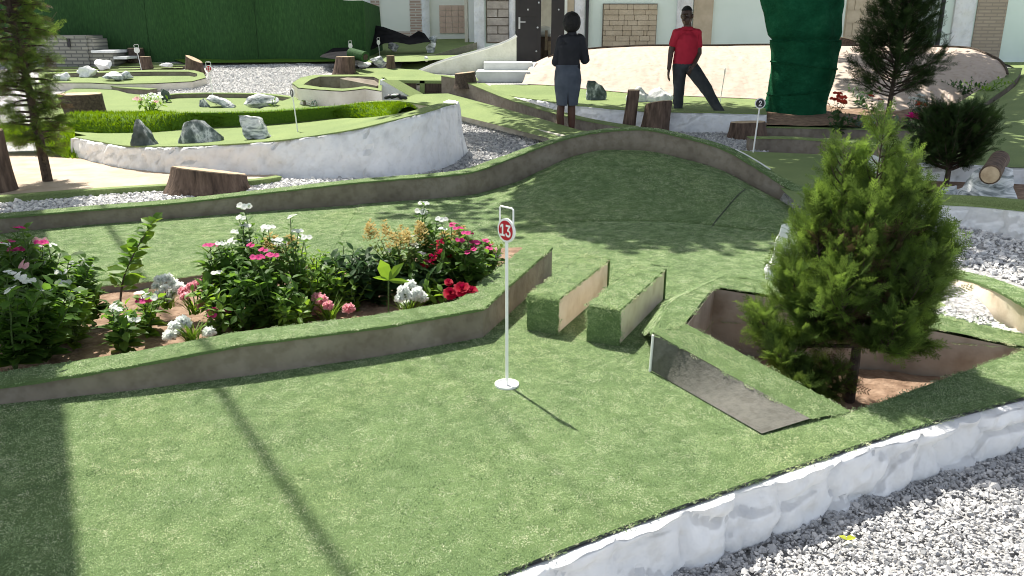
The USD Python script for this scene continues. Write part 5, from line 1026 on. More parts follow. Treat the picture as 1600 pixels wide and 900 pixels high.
def puffs(label, u, v, heads, mat, seed, blades_=46, L=.14):
    b = P(u, v, .05); t = thing('puff_flower_clump', label, 'flowering plant', loc=b); r = np.random.default_rng(seed); n = blades_; a = r.random(n) * 6.28
    d = np.stack([np.cos(a) * .6, np.sin(a) * .6, r.uniform(.5, 1.3, n)], 1); bv_ = np.array([[0, -.5, 0], [0, .5, 0], [.5, .45, .02], [.5, -.45, .02], [1, 0, -.12]]); LL = r.uniform(.6, 1.1, n) * L
    obj('grass_leaves', scatter(bv_, np.array([[0, 1, 2], [0, 2, 3], [3, 2, 4]]), b + r.normal(0, .012, (n, 3)) * [1, 1, 0], frames(d), np.stack([LL, np.full(n, .007), LL], 1)), M['leaf_light'], t)
    for k, (hu, hv) in enumerate(heads):
        p = Py(hu, hv, b[1] + r.uniform(-.05, .05)); obj('stalk', tubem([b, (b + p) / 2 + [0, 0, .02], p], .0025, 5), M['stem'], t); flower_at(t, p, np.array([r.normal(0, .3), -.3, 1]), 'pom', r.uniform(1.0, 1.25) * 1.02, k, mat)
puffs('clump of large white puff flowers in front of the low back wall', 262, 482, [(250, 438), (262, 436), (272, 445), (245, 448), (258, 452), (270, 458), (248, 462), (262, 466), (280, 450)], 'white', 1)
puffs('clump of dusty pink puff flowers right of the large white puffs', 306, 490, [(300, 448), (313, 444), (330, 452), (322, 460), (335, 458), (290, 464), (315, 476), (287, 456)], 'pale_pink', 2)
puffs('clump of white puff flowers with bright grass leaves beside the kerb', 300, 535, [(272, 510), (284, 502), (265, 525), (276, 520), (290, 506), (327, 520)], 'white', 3)
puffs('clump of pale pink puff flowers beside the middle of the kerb', 515, 500, [(496, 466), (500, 478), (513, 478), (497, 487), (545, 483), (503, 470)], 'pale_pink', 4)
puffs('clump of white puff flowers below the bright green leaf', 640, 494, [(630, 454), (641, 446), (652, 457), (625, 467), (644, 463), (659, 466), (634, 476)], 'white', 5)
puffs('single white puff flower at the right end of the bed by the flag', 776, 428, [(776, 399)], 'white', 6, 30, .1)
db = P(715, 478, .08); dh = thing('red_dahlia', 'deep red many petalled flower hanging over the bent kerb', 'flower', loc=db)
for k, (u, v, s) in enumerate(((722, 454, 1.0), (704, 460, .85), (737, 456, .7), (701, 442, .5))): flower_at(dh, Py(u, v, db[1]), np.array([.05, -.5, .9]), 'dahlia', s, k, 'red')
obj('stalk', tubem([db, Py(722, 454, db[1])], .004, 5), M['stem'], dh)
rd = P(682, 462, .05); rs_ = thing('red_salvia', 'loose spike of small red blossoms among dark leaves', 'flower', loc=rd)
r = np.random.default_rng(4); m_ = 60; s = r.random(m_); ps = np.array([Py(664 + 26 * a + r.normal(0, 4), 424 - 46 * a + r.normal(0, 5), rd[1] + r.normal(0, .03)) for a in s])
obj('blossoms', scatter(LEAF_V * [1, 1.4, 1], LEAF_F, ps, frames(r.normal(size=(m_, 3))), np.full(m_, .024)), M['red'], rs_); obj('stalk', tubem([rd, Py(672, 410, rd[1]), Py(688, 380, rd[1])], .003, 5), M['stem'], rs_)
peri('light green leafy plant between the pink puffs and the tall white flowers', 352, 500, 430, (('white', 1),), 7, .12, .06, 'leaf_light')
peri('yellow green leafy plant right of the slender white flower', 492, 480, 405, (), 8, .13, .055, 'leaf_light')
peri('light leaved plant behind the bright green leaf', 612, 452, 396, (('white', 1),), 7, .12, .06, 'leaf_light')
peri('light green plant left of the single pink bud by the kerb', 672, 474, 436, (), 7, .1, .055, 'leaf_light')
peri('light leaved plant among the magenta flowers at the right end', 738, 455, 392, (('pink', 1),), 7, .1, .06, 'leaf_light')
peri('light green leafy plant at the left, below the sunlit white clusters', 110, 535, 450, (('white', 2),), 8, .13, .065, 'leaf_light')
rf_ = np.random.default_rng(66)
for (u, v, hh), where in zip(((365, 512, 62), (388, 515, 50), (470, 508, 58), (498, 490, 66), (520, 480, 62), (555, 482, 52), (730, 440, 50), (755, 428, 46), (535, 455, 66), (480, 455, 70)), (
    'below the broad leaved plant with the pink bud', 'beside the kerb under the magenta flowers', 'beside the kerb left of the pale pink puffs', 'just above the pale pink puffs', 'right of the pale pink puffs, under the dark bush', 'under the dark bush, nearest to its foot', 'above the red dahlia', 'at the right end near the single white puff', 'between the slender white flower and the dark bush', 'behind the magenta flowers, below the tall white ones')):
    b_, h_ = pp(u, v, v - hh * rf_.uniform(.8, 1.1)); plant('leafy_plant', 'low leafy plant without flowers ' + where, b_, h_, .14, 9, .055 + .02 * rf_.random(), 'leaf_light' if rf_.random() < .6 else 'leaf_green', (), seed=int(u + v), cat='plant', group='low leafy plants filling the flower bed')
# the sapling and the bright leaf
sb0 = P(188, 480, .02); sl_ = smooth_line([sb0, Py(192, 440, sb0[1]), Py(210, 395, sb0[1]), Py(232, 358, sb0[1]), Py(240, 342, sb0[1])], 12); sap = thing('sapling', 'young leaning sapling with pointed leaves standing alone against the turf', 'sapling', loc=sb0)
obj('stem', tubem(sl_, np.linspace(.006, .002, 12), 6), M['stem_brown'], sap); r = np.random.default_rng(9)
for k in range(46):
    s = .18 + .82 * k / 46; p = sl_[int(s * 11)] * (1 - (s * 11) % 1) + sl_[min(11, int(s * 11) + 1)] * ((s * 11) % 1); a = k * 2.4; d = np.array([[math.cos(a), math.sin(a) * .7, .35 + r.normal(0, .2)]]); L = (.115 - .055 * s) * r.uniform(.75, 1.2)
    obj('leaf', scatter(LEAF_V * [1, 1.1, 1], LEAF_F, p[None], rot_about(frames(d), np.array([r.uniform(-1.2, 1.2)])), np.array([L])), M['leaf_light'] if r.random() < .35 else M['leaf_green'], sap)
bl = P(607, 496, .03); bp2 = thing('young_plant', 'young plant with two large bright yellow green leaves', 'plant', loc=bl); tp2 = Py(607, 438, bl[1])
obj('stem', tubem([bl, tp2], .004, 6), M['stem'], bp2)
for (u, v), w in (((594, 404), 1.05), ((629, 410), .75), ((582, 432), .55), ((640, 440), .5)):
    e = Py(u, v, bl[1] - .02) - tp2; L = np.linalg.norm(e); obj('leaf', scatter(LEAF_V * [1, w, 1], LEAF_F, tp2[None], rot_about(frames(e[None]), np.array([1.2])), np.array([L])), M['leaf_light'], bp2)
# small far plants
def far_plant(label, u, v, top, mat, fl, seed, dz=.0, spread=.15, size=.07, n=8, fk='five', fs=1.6, name='flowering_plant'):
    b = Pg(u, v, dz); h = Py(u, top, b[1])[2] - b[2]; return plant(name, label, b, h, spread, n, size, mat, fl, seed, spacing=.05, cat='flowering plant', fk=fk, fs=fs)
far_plant('small bush with white and pink flowers standing on hole 11', 238, 180, 148, 'leaf_light', (('white', 7), ('pale_pink', 3)), 31, .02, .28, .1, 12, fs=2)
far_plant('plant with coral red flowers touching the netted trunk', 1305, 192, 148, 'leaf_dark', (('coral', 4),), 32, .1, fs=2.2)
far_plant('pale golden plant left of the slim dark conifer', 1362, 190, 152, 'leaf_gold', (('coral', 2),), 33, .1)
far_plant('plant with white flowers right of the slim dark conifer', 1428, 190, 150, 'leaf_silver', (('white', 5),), 34, .1, fs=2.2)
far_plant('plant with coral flowers beside the round bush', 1437, 188, 160, 'leaf_gold', (('coral', 3),), 35, .1, fs=2)
far_plant('silvery low plant in the bed, left of the magenta dahlia', 1385, 202, 182, 'leaf_silver', (), 36, .1, .22, .1)
far_plant('plant with one large magenta flower left of the round bush', 1423, 206, 186, 'leaf_dark', (('pink', 1),), 37, .1, fk='dahlia', fs=2.2)
far_plant('dark low plant at the foot of the netted trunk', 1310, 204, 178, 'leaf_dark', (), 38, .1, .3, .1)
far_plant('silvery low plant between the netted trunk and the conifer', 1345, 203, 184, 'leaf_silver', (('pale_pink', 2),), 39, .1, .22, .09)
far_plant('leafy sprigs climbing on the right end of the pink bank, upper ones', 1510, 146, 122, 'leaf_dark', (), 40, .2, .5, .09, 5, name='sprig')
far_plant('leafy sprigs on the right end of the pink bank, beside the kerb', 1545, 145, 124, 'leaf_light', (), 41, .25, .45, .09, 5, name='sprig')
far_plant('leafy sprig leaning left from the slim dark conifer', 1345, 165, 128, 'leaf_dark', (), 42, .2, .5, .1, 4, name='sprig')
far_plant('pale small plant on the gravel in front of the boat shaped hole', 492, 168, 156, 'leaf_silver', (), 43, .0, .2, .08, 4, name='sprig')
far_plant('small weedy plant beside the number 9 flag', 425, 174, 150, 'leaf_light', (), 44, .1, .1, .06, 3, name='sprig')
lf = P(1323, 844, -.18); one('fallen_leaf', scatter(LEAF_V * [1, 1.4, 2], LEAF_F, np.array([lf, lf]), frames(np.array([[1, .3, .3], [-.6, .8, .2]])), np.array([.035, .03])), leafy('yellow_leaf', [(0, (.33, .37, .03)), (1, (.42, .43, .05))], .3), 'yellow green fallen leaf lying on the near gravel', 'leaf')

# ------------------------------------------------------------------ conifers
def spray(seed, n=7):
    r = np.random.default_rng(seed); vs, fs = [], []
    def tw(a, b, w):
        d = b - a; sd = np.array([-d[1], d[0], 0]); sd = sd / (np.linalg.norm(sd) + 1e-9) * w; i = len(vs); vs.extend([a - sd, a + sd, a + d * .6 + sd, a + d * .6 - sd, b]); fs.extend([[i, i + 1, i + 2], [i, i + 2, i + 3], [i + 3, i + 2, i + 4]])
    tw(np.zeros(3), np.array([1, 0, -.06]), .011)
    for k in range(n):
        s = .12 + .8 * k / n
        for sg in (1, -1):
            L = .42 * (1 - s * .75) * r.uniform(.75, 1.2); a = np.array([s, 0, -.06 * s * s]); ang = sg * r.uniform(.55, .85); b = a + L * np.array([math.cos(ang), math.sin(ang), r.normal(0, .12)]); tw(a, b, .0095)
            for j in (.3, .65):
                for s2 in (1, -1):
                    c = a + (b - a) * j; an2 = ang + s2 * .7; tw(c, c + L * .38 * (1.2 - j) * np.array([math.cos(an2), math.sin(an2), r.normal(0, .2)]), .0085)
    return np.array(vs), np.array(fs)
SPR = [spray(k) for k in range(4)]
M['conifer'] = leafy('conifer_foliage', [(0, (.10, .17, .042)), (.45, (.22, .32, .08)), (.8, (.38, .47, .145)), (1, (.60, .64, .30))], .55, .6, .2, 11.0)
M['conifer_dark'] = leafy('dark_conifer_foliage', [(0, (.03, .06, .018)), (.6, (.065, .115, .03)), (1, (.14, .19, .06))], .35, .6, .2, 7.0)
M['conifer_brown'] = leafy('dry_conifer_foliage', [(0, (.10, .075, .04)), (1, (.20, .16, .08))], .2, .7)
def conifer(name, label, base, h, rad, nb, ns, size, mat, seed, rise=.8, droop=0.0, trunk_r=.02, clear=.12, lean=(0, 0), extra=(), cat='conifer', tips=(), flat=.35, brown=0.0):
    """trunk, limbs that sweep up or droop, and flat feathery sprays along each limb; rad(s) = crown radius at height s"""
    r = np.random.default_rng(seed); t = thing(name, label, cat, loc=base); top = base + np.array([lean[0] * h, lean[1] * h, h]); tr = np.array([base * (1 - s) + top * s + [.01 * math.sin(7 * s + seed), .01 * math.cos(5 * s), 0] for s in np.linspace(0, 1, 12)]); tr[0, 2] -= .06
    obj('trunk', tubem(tr, np.linspace(trunk_r, trunk_r * .15, 12), 8), M['trunk'], t); limbs, pos, d, sc, nrm = [], [], [], [], []
    for k in range(nb):
        s = clear + (1 - clear) * ((k + r.random()) / nb) ** .9 * .98; a = k * 2.399 + r.normal(0, .3); R_ = rad(s) * r.uniform(.72, 1.12); o = np.array([math.cos(a), math.sin(a), 0]); p0 = base * (1 - s * .9) + top * s * .9
        tip = p0 + o * R_ + np.array([0, 0, rise * R_ * r.uniform(.6, 1.3) - droop * R_]); mid = (p0 + tip) / 2 + np.array([0, 0, -.12 * R_ + droop * .4 * R_]); L = smooth_line([p0, mid, tip], 8); limbs.append(L)
        for j in range(ns):
            q = .25 + .78 * ((j + r.random()) / ns); i = min(6, int(q * 7)); p = L[i] + (L[i + 1] - L[i]) * (q * 7 - i); tn = L[i + 1] - L[i]; tn /= np.linalg.norm(tn) + 1e-9
            dd = tn * .7 + r.normal(0, .5, 3) + o * .35 + [0, 0, .3 * rise - .5 * droop]; pos.append(p); d.append(dd); sc.append(size * r.uniform(.65, 1.25) * (1.1 - .3 * s))
    for (ex, ey, ez, er, en) in tips:
        c = base + np.array([ex, ey, 0]); 
        for j in range(en):
            s = r.random(); w = er * (1 - s) ** .7 * math.sqrt(r.random()); a = r.random() * 6.28; pos.append(c + [w * math.cos(a), w * math.sin(a), ez - .35 + .33 * s]); d.append(np.array([math.cos(a) * .5, math.sin(a) * .5, 1.0]) + r.normal(0, .2, 3)); sc.append(size * r.uniform(.6, 1.0))
    pos, d, sc = np.array(pos), np.array(d), np.array(sc); k = r.integers(0, 4, len(pos)); F = rot_about(frames(d), r.uniform(-1.5, 1.5, len(d)))
    obj('limbs', join(*[tubem(L, np.linspace(trunk_r * .32, .0015, 8), 5) for L in limbs]), M['trunk'], t)
    br = (r.random(len(pos)) < brown) & (np.linalg.norm(pos[:, :2] - base[:2], axis=1) < .22)
    obj('foliage', join(*[scatter(*SPR[j], pos[(k == j) & ~br], F[(k == j) & ~br], sc[(k == j) & ~br]) for j in range(4)]), M[mat], t)
    if br.any(): obj('dry_foliage', scatter(*SPR[0], pos[br], F[br], sc[br]), M['conifer_brown'], t)
    return t
cb = P(1326, 612, -.14)
def thuja(name, label, base, leaders, size, mat, seed, nb=30, ns=13, trunk_r=.03):
    """a bushy conifer with several leaders that curve up from one trunk; short rising side shoots carry flat feathery sprays"""
    r = np.random.default_rng(seed); t = thing(name, label, 'conifer', loc=base); fork = base + [.01, 0, .16]; limbs, pos, d, sc = [], [], [], []
    obj('trunk', tubem([base - [0, 0, .06], base + [.006, 0, .08], fork, base + [.0, .01, .5]], [trunk_r, trunk_r * .85, trunk_r * .7, .01], 9), M['trunk'], t)
    for li, (dx, dy, h, rad, sag) in enumerate(leaders):
        tip = base + [dx, dy, h]; st0 = base + [0, 0, min(.22 + .25 * r.random(), h * .6)]
        ax = smooth_line([st0, st0 * .55 + tip * .45 + np.array([dx, dy, 0]) * .28 + [0, 0, -.06 * h - sag], tip], 14); limbs.append((ax, .011))
        for k in range(nb):
            s_lo = .12 if h < .5 else .3; s = s_lo + (1 - s_lo) * (k + r.random()) / nb; i = min(12, int(s * 13)); p0 = ax[i] + (ax[i + 1] - ax[i]) * (s * 13 - i); tn = ax[i + 1] - ax[i]; tn /= np.linalg.norm(tn)
            a = k * 2.399 + r.normal(0, .4); o = np.array([math.cos(a), math.sin(a), 0.]); L = rad * (1 - s) ** .55 * (.45 + .55 * min(1, s * 3)) * r.uniform(.6, 1.25) + .025
            e = p0 + o * L * .75 + tn * L * .8 + [0, 0, L * .25]; sh = smooth_line([p0, (p0 + e) / 2 + o * L * .12 - [0, 0, .05 * L], e], 6); limbs.append((sh, .0035))
            m_ = max(4, int(ns * (.35 + .65 * L / rad)))
            for j in range(m_):
                q = .15 + .88 * (j + r.random()) / m_; i2 = min(4, int(q * 5)); p = sh[i2] + (sh[i2 + 1] - sh[i2]) * (q * 5 - i2); t2 = sh[i2 + 1] - sh[i2]; t2 /= np.linalg.norm(t2) + 1e-9
                pos.append(p); d.append(t2 * .8 + o * .25 + r.normal(0, .42, 3) + [0, 0, .35]); sc.append(size * r.uniform(.6, 1.3))
    pos, d, sc = np.array(pos), np.array(d), np.array(sc); k = r.integers(0, 4, len(pos)); F = rot_about(frames(d), r.uniform(-1.6, 1.6, len(d)))
    obj('limbs', join(*[tubem(L, np.linspace(w, .0012, len(L)), 5) for L, w in limbs]), M['trunk'], t)
    inner = np.linalg.norm(pos[:, :2] - base[:2], axis=1); br = (r.random(len(pos)) < .3) & (inner < .2) & (pos[:, 2] < base[2] + .75)
    obj('foliage', join(*[scatter(*SPR[j], pos[(k == j) & ~br], F[(k == j) & ~br], sc[(k == j) & ~br]) for j in range(4)]), M[mat], t)
    obj('dry_foliage', scatter(*SPR[0], pos[br], F[br], sc[br]), M['conifer_brown'], t)
thuja('conifer', 'feathery green conifer growing in the square turf rimmed pit in the foreground', cb,
      [(0, 0, 1.17, .14, 0), (-.13, .03, 1.04, .12, 0), (.12, .04, 1.02, .12, 0), (.06, -.10, .94, .13, 0), (-.06, -.12, .86, .16, 0), (.22, .05, .90, .11, 0), (-.2, .06, .84, .13, 0), (.28, -.02, .7, .11, 0), (-.31, -.02, .56, .11, .02), (.0, .22, .9, .16, 0), (.14, -.2, .66, .14, 0), (-.17, -.2, .6, .15, .02),
       (.28, .1, .54, .11, .02), (-.42, .02, .36, .10, .04), (-.36, -.12, .22, .08, .05), (.02, -.3, .44, .10, .03), (-.3, -.2, .12, .07, .05), (.25, .02, .76, .12, 0), (.12, -.12, .46, .12, .03), (-.15, -.06, .44, .12, .03), (-.24, -.1, .46, .10, .03), (.2, -.06, .38, .10, .05), (.05, -.1, .66, .14, .0), (-.1, -.1, .7, .14, 0),  (.2, .2, .7, .14, 0), (-.2, .2, .7, .14, 0)], .098, 'conifer', 3, 34, 13)
conifer('conifer', 'tall dark drooping conifer in the shade at the left edge, beside the sand', P(76, 284, .09), 2.7, lambda s: np.interp(s, [0, .1, .2, .45, .65, .8, 1], [.1, .12, .21, .27, .27, .2, .04]), 170, 14, .15, 'conifer', 5, rise=.45, droop=.4, trunk_r=.045, clear=.12, lean=(-.055, 0), brown=.2)
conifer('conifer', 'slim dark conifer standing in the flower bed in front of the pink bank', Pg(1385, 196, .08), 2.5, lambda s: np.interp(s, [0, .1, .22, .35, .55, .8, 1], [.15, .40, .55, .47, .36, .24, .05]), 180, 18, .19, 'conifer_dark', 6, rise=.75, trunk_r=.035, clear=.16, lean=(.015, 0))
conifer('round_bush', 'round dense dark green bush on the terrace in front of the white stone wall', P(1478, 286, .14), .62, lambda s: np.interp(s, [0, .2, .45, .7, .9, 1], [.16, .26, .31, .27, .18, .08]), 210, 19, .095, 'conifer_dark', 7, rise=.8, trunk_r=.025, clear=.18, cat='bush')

# ------------------------------------------------------------------ the big tree wrapped in green net, whose crown shades the middle
def edge(u, v): return Py(u, v, 12.15)
rows_ = [(1184, 1294, 216), (1186, 1292, 201), (1190, 1290, 192), (1198, 1291, 165), (1204, 1297, 140), (1206, 1303, 110), (1206, 1306, 80), (1203, 1309, 66), (1207, 1306, 62), (1201, 1309, 55), (1197, 1311, 30), (1194, 1313, 0), (1185, 1320, -60), (1180, 1330, -160)]
M['net'] = mk('green_shade_net', {'g': ('geometry', {}), 'm': ('mapping', {'scale': (2, 2, 2.4)}), 'n': ('noise_texture', {'scale': 2.0, 'detail': 9.0, 'roughness': .7}), 'r': ('rgb_ramp', {'ramp': [(.3, (.007, .062, .028)), (.55, (.014, .115, .052)), (.78, (.035, .19, .09))]}),
    'w': ('noise_texture', {'scale': 9.0, 'detail': 8.0, 'roughness': .7}), 'b': ('bump', {'distance': .06}), 'p': ('principled_bsdf', {'roughness': .95, 'specular_ior_level': .05})}, [('g.position', 'm.vector'), ('m.vector', 'n.vector'), ('n.fac', 'r.fac'), ('r.color', 'p.base_color'), ('m.vector', 'w.vector'), ('w.fac', 'b.height'), ('b.normal', 'p.normal')])
th = np.arange(48) * 2 * np.pi / 48; secs = []
R9 = np.array([[*(edge((a + b) / 2, v)), (edge(b, v) - edge(a, v))[0] / 2] for a, b, v in rows_]); R9 = smooth_line(np.c_[R9[:, :3], R9[:, 3]], 60) if False else np.stack([np.interp(np.linspace(0, len(R9) - 1, 70), np.arange(len(R9)), R9[:, c]) for c in range(4)], 1)
for c in R9:
    fold = 1 + .035 * np.sin(th * 7 + c[2] * 3) + .22 * (fbm(np.stack([np.cos(th) * 1.6, np.sin(th) * 1.6, np.full(48, c[2] * 2.2)], 1), 4, 4) - .5); secs.append(np.stack([c[0] + c[3] * fold * np.cos(th), c[1] + c[3] * fold * np.sin(th), np.full(48, c[2])], 1))
tree = thing('netted_tree', 'big tree whose thick trunk is wrapped in dark green shade net', 'tree', loc=(R9[0][0], 12.15, R9[0][2]))
obj('shade_net', sweep(np.array(secs)), M['net'], tree, smooth=60)
for v, dr in ((64, .0), (143, .06), (100, -.05)):
    i_ = int(np.argmin(np.abs(R9[:, 2] - edge(1250, v)[2]))); q = secs[i_] * 1.0; c = q.mean(0); q = c + (q - c) * 1.015; q[:, 2] += dr * np.cos(th); obj('tie_rope', tubem(np.vstack([q, q[:1]]), .014, 5), M['net'], tree)
tt0 = R9[-1][:3] + [0, 0, -.1]; hub = tt0 + [0, 0, 1.0]; rt_ = np.random.default_rng(8)
obj('trunk', tubem([tt0, hub], [.5, .4], 14), M['bark'], tree)
SHADE = [(1120, 222, .08, .5, 34), (1165, 228, .08, .4, 24), (970, 275, .25, .55, 60), (920, 262, .25, .4, 24), (1050, 285, .22, .6, 58), (1130, 310, .1, .55, 44), (900, 290, .18, .4, 14), (960, 335, .04, .4, 12), (1060, 330, .04, .4, 18), (1000, 362, .0, .35, 5), (880, 345, 0, .4, 6), (1120, 365, 0, .4, 8), (1190, 345, 0, .45, 20), (760, 330, .0, .5, 3), (1090, 225, .4, .6, 18), (1170, 200, .1, .8, 34), (1280, 250, .1, .8, 44), (1400, 300, .1, .7, 34), (1250, 200, .2, .8, 34), (1480, 240, .3, .7, 34), (1560, 270, .3, .6, 36), (1560, 200, .5, 1.3, 60), (1650, 240, .5, 1.2, 40), (1400, 200, .2, .9, 44), (1440, 110, .7, 1.1, 60), (1520, 110, .7, 1.0, 56), (1380, 150, .4, .5, 18), (1600, 120, .7, 1.6, 60), (1580, 235, .4, .9, 45), (1600, 175, .5, 1.2, 55), (1500, 175, .4, .9, 36),
         (890, 190, .1, .8, 20), (940, 205, .1, .8, 26), (800, 215, .1, .6, 15), (830, 165, .3, .6, 4), (1100, 180, .2, .8, 22), (1010, 190, .2, .7, 14), (1480, 335, .2, .5, 12), (720, 200, .3, .5, 10), (690, 260, .1, .5, 8)]
lp, ld, cl = [], [], []
for u, v, z, rr_, nc in SHADE:
    c0 = P(u, v, z) if v > 215 else Pg(u, v, z * .5)
    for _ in range(nc):
        a = rt_.random() * 6.28; q = rr_ * math.sqrt(rt_.random()); H = rt_.uniform(4.4, 7.2); c = c0 + [q * math.cos(a), q * math.sin(a), 0] + SUN * (H - c0[2]) / SUN[2]; cl.append(c); n_ = 34
        o = rt_.normal(size=(n_, 3)) * [.19, .19, .13]; lp.append(c + o); ld.append(rt_.normal(size=(n_, 3)) * [1, 1, .5] + [0, 0, -.3])
cl = np.array(cl); lp, ld = np.vstack(lp), np.vstack(ld); br_ = []
for k in range(0, len(cl), 9):
    m_ = hub + (cl[k] - hub) * .45 + [0, 0, .5 + .4 * rt_.random()]; br_.append(tubem(smooth_line([hub - [0, 0, .2], m_, cl[k]], 9), np.linspace(.10, .008, 9) * (1 if k % 4 else 1.5), 6))
obj('limbs', join(*br_), M['bark'], tree)
obj('crown', scatter(LEAF_V * [1, 1.5, 1], LEAF_F, lp, frames(ld), rt_.uniform(.10, .17, len(lp))), M['leaf_green'], tree)

# ------------------------------------------------------------------ what shades the left edge: a roof on posts and two cables overhead
def roof_pt(x, y): return np.array([x, y, 4.5]) 
k_ = 4.5 / SUN[2]; sh_ = np.array([SUN[0] * k_, SUN[1] * k_])
e1, e2 = np.array([-1.05, 1.70]) + sh_, np.array([-3.55, 6.18]) + sh_
rp = np.array([e1, e2, e2 + [-6, -.5], e1 + [-6, -2]]); rf = np.c_[rp, np.full(4, 4.5)]
canopy = thing('shade_roof', 'flat roof on steel posts standing outside the left edge of the picture', 'roof', loc=(-6.5, 5, 0))
obj('roof_sheet', sweep(np.stack([rf, rf + [0, 0, .12]], 0)), M['cream_wall'], canopy)
for x, y in ((-7.4, 8.2), (-6.9, 3.5)): obj('post', tubem([(x, y, -.1), (x, y, 4.5)], .06, 10), M['steel'], canopy)
for nm, (ga, gb_) in (('overhead cable whose shadow crosses the lower left of the turf', ((-1.25, 3.19), (-.445, 1.89))), ('overhead cable whose faint shadow passes below the number 13 flag', ((-.34, 3.43), (.256, 2.23)))):
    kk = 6.0 / SUN[2]; a = np.array(ga) + SUN[:2] * kk; b = np.array(gb_) + SUN[:2] * kk; dd = (b - a) / np.linalg.norm(b - a)
    one('overhead_cable', tubem([np.r_[a - dd * (3.6 if 'lower' in nm else .25), 6.0], np.r_[b + dd * (1.2 if 'lower' in nm else .1), 6.0]], .019 if 'lower' in nm else .005, 8), M['black_paint'], nm, 'cable')
# ------------------------------------------------------------------ the two people
M['skin'] = noisy('dark_skin', [(.3, (.05, .029, .021)), (.7, (.085, .05, .036))], 8, .45, spec=.4)
M['skin_leg'] = noisy('brown_leg_skin', [(.3, (.06, .026, .018)), (.7, (.10, .045, .03))], 8, .45, spec=.4)
M['black_cloth'] = noisy('black_blouse', [(.3, (.010, .011, .015)), (.7, (.02, .021, .026))], 8, .8, bump=.006, bscale=14)
M['grey_cloth'] = noisy('blue_grey_skirt', [(.3, (.045, .055, .075)), (.7, (.075, .09, .115))], 8, .8, bump=.004, bscale=14)
M['trouser_cloth'] = noisy('dark_trousers', [(.3, (.03, .034, .038)), (.7, (.055, .06, .065))], 8, .8, bump=.006, bscale=14)
M['red_cloth'] = noisy('red_polo', [(.3, (.34, .012, .03)), (.7, (.46, .02, .045))], 6, .8, bump=.006, bscale=12)
M['hair'] = noisy('black_hair', [(.3, (.004, .004, .004)), (.7, (.012, .011, .011))], 60, .7, bump=.006, bscale=90)
def ball(c, r, n=2):
    q = np.array(trimesh.creation.icosphere(n, 1).vertices); return q * np.asarray(r) + np.asarray(c)
def flesh(bones, res=.022, it=6, blobs=()):
    """one continuous skin round a skeleton: hulls of the balls at each pair of joints, joined, refined and smoothed"""
    ms = [m3.Manifold.hull_points(np.vstack([ball(a, ra), ball(b, rb)])) for a, ra, b, rb in bones] + [m3.Manifold.hull_points(ball(c, r)) for c, r in blobs]
    m = m3.Manifold.batch_boolean(ms, m3.OpType.Add).refine_to_length(res).to_mesh(); t = trimesh.Trimesh(m.vert_properties[:, :3], m.tri_verts); t.merge_vertices()
    if it: trimesh.smoothing.filter_taubin(t, .5, .53, it)
    return t
def hand_bones(w, d, side_, curl=.5, s=1.0):
    """palm, four fingers of unequal length and a thumb; w = wrist, d = pointing direction"""
    d = np.asarray(d, float) / np.linalg.norm(d); sd = np.asarray(side_, float); sd = sd - d * (sd @ d); sd /= np.linalg.norm(sd); fw_ = np.cross(d, sd); out = []
    k0 = [w + d * .085 * s + sd * a * s for a in (-.03, -.01, .01, .03)]
    for k in k0: out.append((w + d * .01, .019 * s, k, .012 * s))
    for k, L in zip(k0, (.062, .075, .078, .068)):
        p1 = k + (d * .55 * math.cos(curl * .5) + fw_ * .55 * math.sin(curl * .5)) * L * s; p2 = p1 + (d * .5 * math.cos(curl * 1.6) + fw_ * .5 * math.sin(curl * 1.6)) * L * s; out += [(k, .0095 * s, p1, .009 * s), (p1, .009 * s, p2, .007 * s)]
    t0 = w + d * .03 * s + sd * .024 * s; t1 = t0 + (d * .6 + sd * .7) * .04 * s; t2 = t1 + (d * .9 + fw_ * .3) * .03 * s; out += [(t0, .012 * s, t1, .0105 * s), (t1, .0105 * s, t2, .008 * s)]
    return out
# --- woman seen from behind
WY = 11.15
def W(u, v, dy=0.0): return Py(u, v, WY) + [0, dy, 0]
wm_ = thing('person', 'woman seen from behind with short black hair, black blouse and grey skirt', 'person', loc=W(886, 208))
elL, elR = W(870, 97, .02), W(914, 93, .03); wrL, wrR = W(892, 92, .24), W(909, 70, .24)
body = [(W(877, 204), .04, W(875, 182), .052), (W(875, 182), .052, W(877, 163), .05), (W(877, 163), .055, W(881, 118), .085), (W(893, 201), .04, W(893, 180), .052), (W(893, 180), .052, W(893, 162), .05), (W(893, 162), .055, W(893, 118), .085),
        (W(877, 205, .0), .034, W(876, 207, .12), .028), (W(893, 202, .0), .034, W(895, 204, .12), .028),
        (W(887, 120), (.16, .12, .1), W(888, 100), (.13, .095, .08)), (W(888, 100), (.13, .095, .08), W(890, 72), (.15, .10, .08)), (W(890, 72), (.15, .1, .08), W(892, 59), (.13, .07, .05)), (W(893, 60), .05, W(894, 47), .045), (W(894, 40), (.07, .085, .09), W(896, 34, .02), (.075, .09, .1)),
        (W(877, 61), .05, elL, .04), (elL, .04, wrL, .026), (W(907, 60), .05, elR, .04), (elR, .04, wrR, .026)]
obj('body', flesh(body + hand_bones(wrL, [.5, .3, .3], [0, 0, 1]) + hand_bones(wrR, [-.2, .2, .8], [1, 0, 0]), blobs=[(W(904, 41, .0), (.012, .025, .03)), (W(901, 38, .1), (.02, .03, .02))]), M['skin_leg'], wm_, smooth=True)
shell = [(W(888, 106), (.155, .115, .05), W(888, 94), (.15, .112, .06)), (W(888, 94), (.15, .112, .06), W(890, 72), (.168, .12, .08)), (W(890, 72), (.168, .12, .08), W(892, 59), (.145, .08, .05)), (W(893, 58), .065, W(894, 52), .058),
         (W(878, 63), .068, elL, .062), (elL, .06, wrL * .85 + elL * .15, .04), (W(906, 61), .068, elR, .062), (elR, .06, wrR * .85 + elR * .15, .04)]
